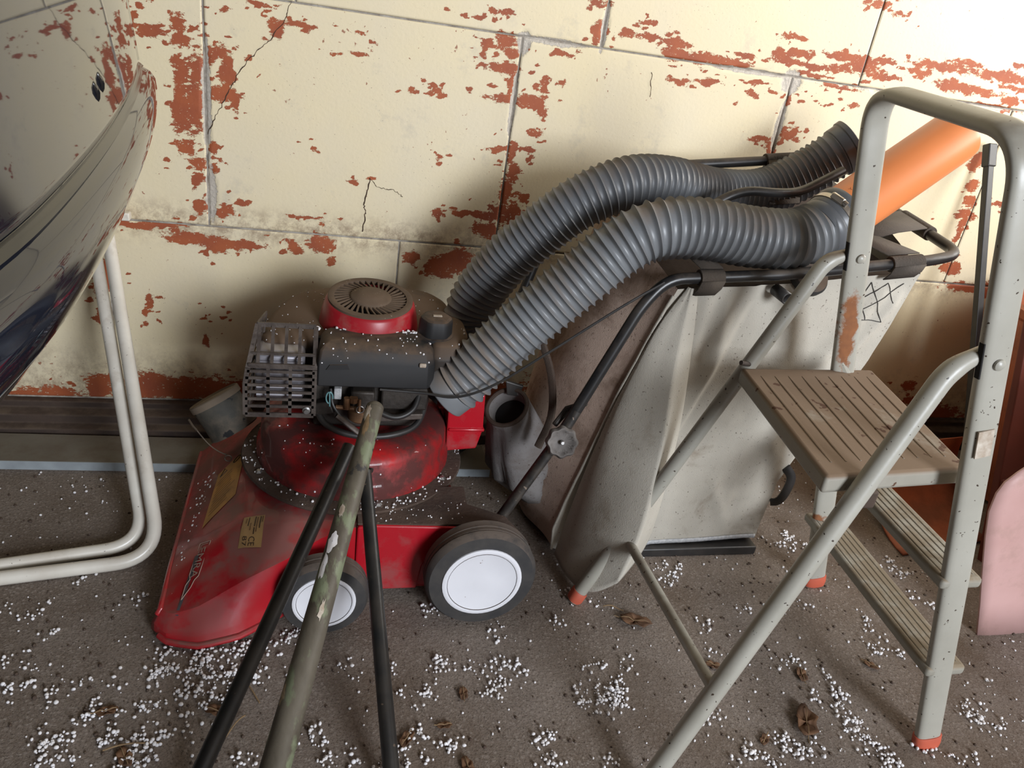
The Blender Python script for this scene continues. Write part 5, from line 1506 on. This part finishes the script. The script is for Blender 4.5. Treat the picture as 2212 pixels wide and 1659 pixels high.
# ------------------------------------------------------------------ floor litter
BEADS = [float(v) for v in """-0.162 -0.798 0.061 0.033 160 -0.231 -0.823 0.044 0.026 70 -0.107 -0.822 0.034 0.043 130 -0.131 -0.870 0.029 0.040 80 -0.172 -0.885 0.028 0.029 50 -0.284 -0.902 0.075 0.028 90 -0.220 -0.959 0.053 0.022 80 -0.370 -0.961 0.025 0.017 70 -0.339 -0.987 0.019 0.012 30 -0.427 -0.854 0.040 0.040 30 -0.455 -0.805 0.020 0.042 20 -0.072 -0.777 0.040 0.016 60 -0.025 -0.762 0.024 0.014 50 -0.243 -0.832 0.043 0.031 30 -0.305 -0.951 0.039 0.026 30 -0.232 -0.998 0.039 0.016 60 -0.340 -0.862 0.048 0.050 30 -0.422 -0.758 0.065 0.069 25 -0.419 -0.634 0.117 0.053 30 -0.473 -0.678 0.059 0.050 15 -0.462 -0.295 0.074 0.056 10 0.249 -0.608 0.013 0.012 14 0.222 -0.705 0.013 0.013 18 0.329 -0.834 0.061 0.034 45 0.239 -0.833 0.025 0.024 30 0.323 -0.908 0.029 0.023 40 0.204 -0.918 0.032 0.040 30 0.342 -0.765 0.036 0.019 16 0.521 -0.936 0.039 0.038 170 0.548 -0.885 0.036 0.023 40 0.164 -0.966 0.030 0.037 20 0.218 -1.024 0.022 0.017 30 0.376 -1.018 0.023 0.023 40 0.371 -1.052 0.030 0.017 30 0.283 -0.853 0.021 0.016 20 0.361 -0.891 0.051 0.032 20 0.060 -1.020 0.042 0.016 40 0.032 -0.949 0.051 0.046 30 0.047 -0.845 0.055 0.053 25 0.172 -0.886 0.040 0.063 25 0.544 -0.686 0.025 0.017 18 0.494 -0.737 0.029 0.034 14 0.557 -0.708 0.030 0.014 12 0.130 -1.027 0.029 0.017 30 0.173 -1.032 0.036 0.017 40 -0.056 -1.008 0.041 0.016 40 0.486 -1.064 0.031 0.018 20 0.784 -0.625 0.050 0.033 60 1.137 -0.513 0.045 0.047 80 0.785 -0.781 0.020 0.021 16 0.770 -0.856 0.017 0.016 12 0.702 -0.997 0.025 0.027 60 0.750 -1.078 0.059 0.025 110 0.837 -1.082 0.052 0.026 50 0.957 -1.051 0.032 0.046 110 1.143 -0.870 0.043 0.023 40 1.361 -0.635 0.032 0.037 50 1.241 -1.057 0.035 0.037 90 1.451 -0.630 0.039 0.043 14 1.167 -0.806 0.025 0.029 25 0.939 -0.950 0.058 0.052 30 1.058 -1.104 0.018 0.014 25 1.565 -0.416 0.074 0.054 40 1.444 -0.688 0.038 0.041 20 1.346 -0.745 0.030 0.026 20 1.030 -0.770 0.066 0.065 20 1.134 -1.131 0.055 0.023 20 1.323 -1.005 0.042 0.059 15 0.983 -0.975 0.039 0.051 25 0.901 -0.720 0.065 0.065 14 0.964 -1.113 0.053 0.021 40 0.908 -0.866 0.071 0.041 25""".split()]
BD = np.array(BEADS).reshape(-1, 5)
cs, rs = [], []
for x, y, rx, ry, n in BD:
    n = int(n * 0.85)
    subs = [(x + RNG.normal(0, rx * 0.55), y + RNG.normal(0, ry * 0.55)) for _ in range(max(2, n // 7))]
    for _ in range(n):
        sx, sy = subs[RNG.integers(len(subs))]
        r = RNG.uniform(0.0011, 0.0035)
        cs.append(V(sx + RNG.normal(0, 0.009), sy + RNG.normal(0, 0.009), r * 0.7 + abs(RNG.normal(0, 0.0016))))
        rs.append(r)
for _ in range(1100):                        # thin scatter everywhere
    x, y = RNG.uniform(-0.75, 1.5), RNG.uniform(-1.35, -0.10)
    r = RNG.uniform(0.0008, 0.0028)
    cs.append(V(x, y, r * 0.6))
    rs.append(r)
tag(beads_obj('polystyrene_beads', cs, rs, M['bead'], base=(0.3, -0.9, 0)), 'white polystyrene beads and crumbs strewn all over the floor', 'beads', kind='stuff')
cs, rs = [], []
for _ in range(1500):
    x, y = RNG.uniform(-0.75, 1.6), RNG.uniform(-1.35, -0.08)
    r = RNG.uniform(0.0012, 0.0036)
    cs.append(V(x, y, r * 0.15))
    rs.append(r)
tag(beads_obj('floor_grit', cs, rs, M['ledge'], base=(0.3, -0.9, 0)), 'dark soil crumbs and grit strewn over the floor', 'grit', kind='stuff')


def leaf(x, y, size, ang, seed, label, group=None):
    r = random.Random(seed)
    n = 22
    ring = []
    for k in range(n):
        t = 2 * math.pi * k / n
        rr = size * (0.62 + 0.30 * math.cos(t) ** 2) * (1 + 0.10 * math.sin(5 * t + r.uniform(0, 1)) + r.uniform(-0.07, 0.07))
        ring.append((rr * math.cos(t), rr * 0.75 * math.sin(t)))
    rows = []
    for s_ in (0.02, 0.35, 0.7, 1.0):
        rows.append([V(px * s_, py * s_, 0.004 + size * (0.16 * abs(py * s_) / size + 0.10 * s_ * s_ + 0.07 * math.sin(7 * px / size + 3 * py / size + seed))) for px, py in ring])
    lo_ = min(p[2] for q in rows for p in q)
    c, s2 = math.cos(ang), math.sin(ang)
    rows = [[V(x + p[0] * c - p[1] * s2, y + p[0] * s2 + p[1] * c, p[2] - lo_ + 0.001) for p in q] for q in rows]
    o = MB().rings(rows, True, False).build('dry_leaf', M['leaf'], base=(x, y, 0), solid=0.0008)
    tag(o, label, 'leaf', group)
    st_ = [V(x + c * size * t, y + s2 * size * t, 0.004 + 0.012 * abs(math.sin(3 * t)) * size / 0.05) for t in np.linspace(-1.25, 0.8, 8)]
    MB().sweep(st_, 0.0008, 6).build('stalk', M['straw'], o)


leaf(0.868, -1.032, 0.040, 1.1, 1, 'largest crumpled brown leaf on the floor in front of the step ladder')
leaf(0.638, -0.766, 0.034, -0.35, 2, 'curled brown leaf beside the far rear ladder foot')
SCRAPS = [(0.224, -0.976, 'brown leaf scrap on the floor right of the right tripod leg'),
          (0.924, -0.926, 'brown leaf scrap on the floor left of the lower ladder step'),
          (0.754, -0.889, 'brown leaf scrap beside the near end of the ladder cross bar'),
          (0.771, -1.057, 'brown leaf scrap at the bottom edge left of the largest leaf'),
          (-0.253, -0.988, 'brown leaf scrap in the bottom left corner of the floor'),
          (-0.297, -0.901, 'brown leaf scrap just above the long straw stalk at lower left'),
          (0.265, -0.914, 'brown leaf scrap in front of the large white-capped mower wheel'),
          (-0.133, -0.916, 'brown leaf scrap left of the left black tripod leg'),
          (0.160, -0.996, 'brown leaf scrap touching the right black tripod leg'),
          (1.088, -0.915, 'brown leaf scrap just behind the near ladder rail'),
          (-0.10, -0.845, 'brown leaf scrap just below the pointed mower nose'),
          (0.25, -1.056, 'brown leaf scrap at the bottom edge right of the tripod')]
for i, (x, y, lb) in enumerate(SCRAPS):
    leaf(x, y, 0.014 + 0.008 * ((i * 37) % 10) / 10, i * 1.3, 10 + i, lb, 'leaf scraps on the floor')


def straw(p, q, label, grp=None):
    P = [V(*p, 0.004) + (V(*q, 0.004) - V(*p, 0.004)) * t + V(0, 0.004 * math.sin(3 * t), 0.003 * math.sin(5 * t) + 0.002) for t in np.linspace(0, 1, 8)]
    tag(MB().sweep(P, 0.0013, 6).build('straw_stalk', M['straw'], base=(*p, 0)), label, 'straw', grp)


straw((-0.285, -0.975), (-0.205, -0.968), 'long straw stalk on the floor at the bottom left')
straw((0.585, -0.722), (0.625, -0.735), 'pale straw stalk beside the red rubber ladder foot')
for i, (x, y) in enumerate([(-0.10, -0.86), (-0.125, -0.89), (0.02, -0.83), (-0.09, -0.93)]):
    straw((x, y), (x + 0.03 * math.cos(i), y - 0.045), 'short straw bit among the beads beside the left black tripod leg', 'straw bits by the tripod')
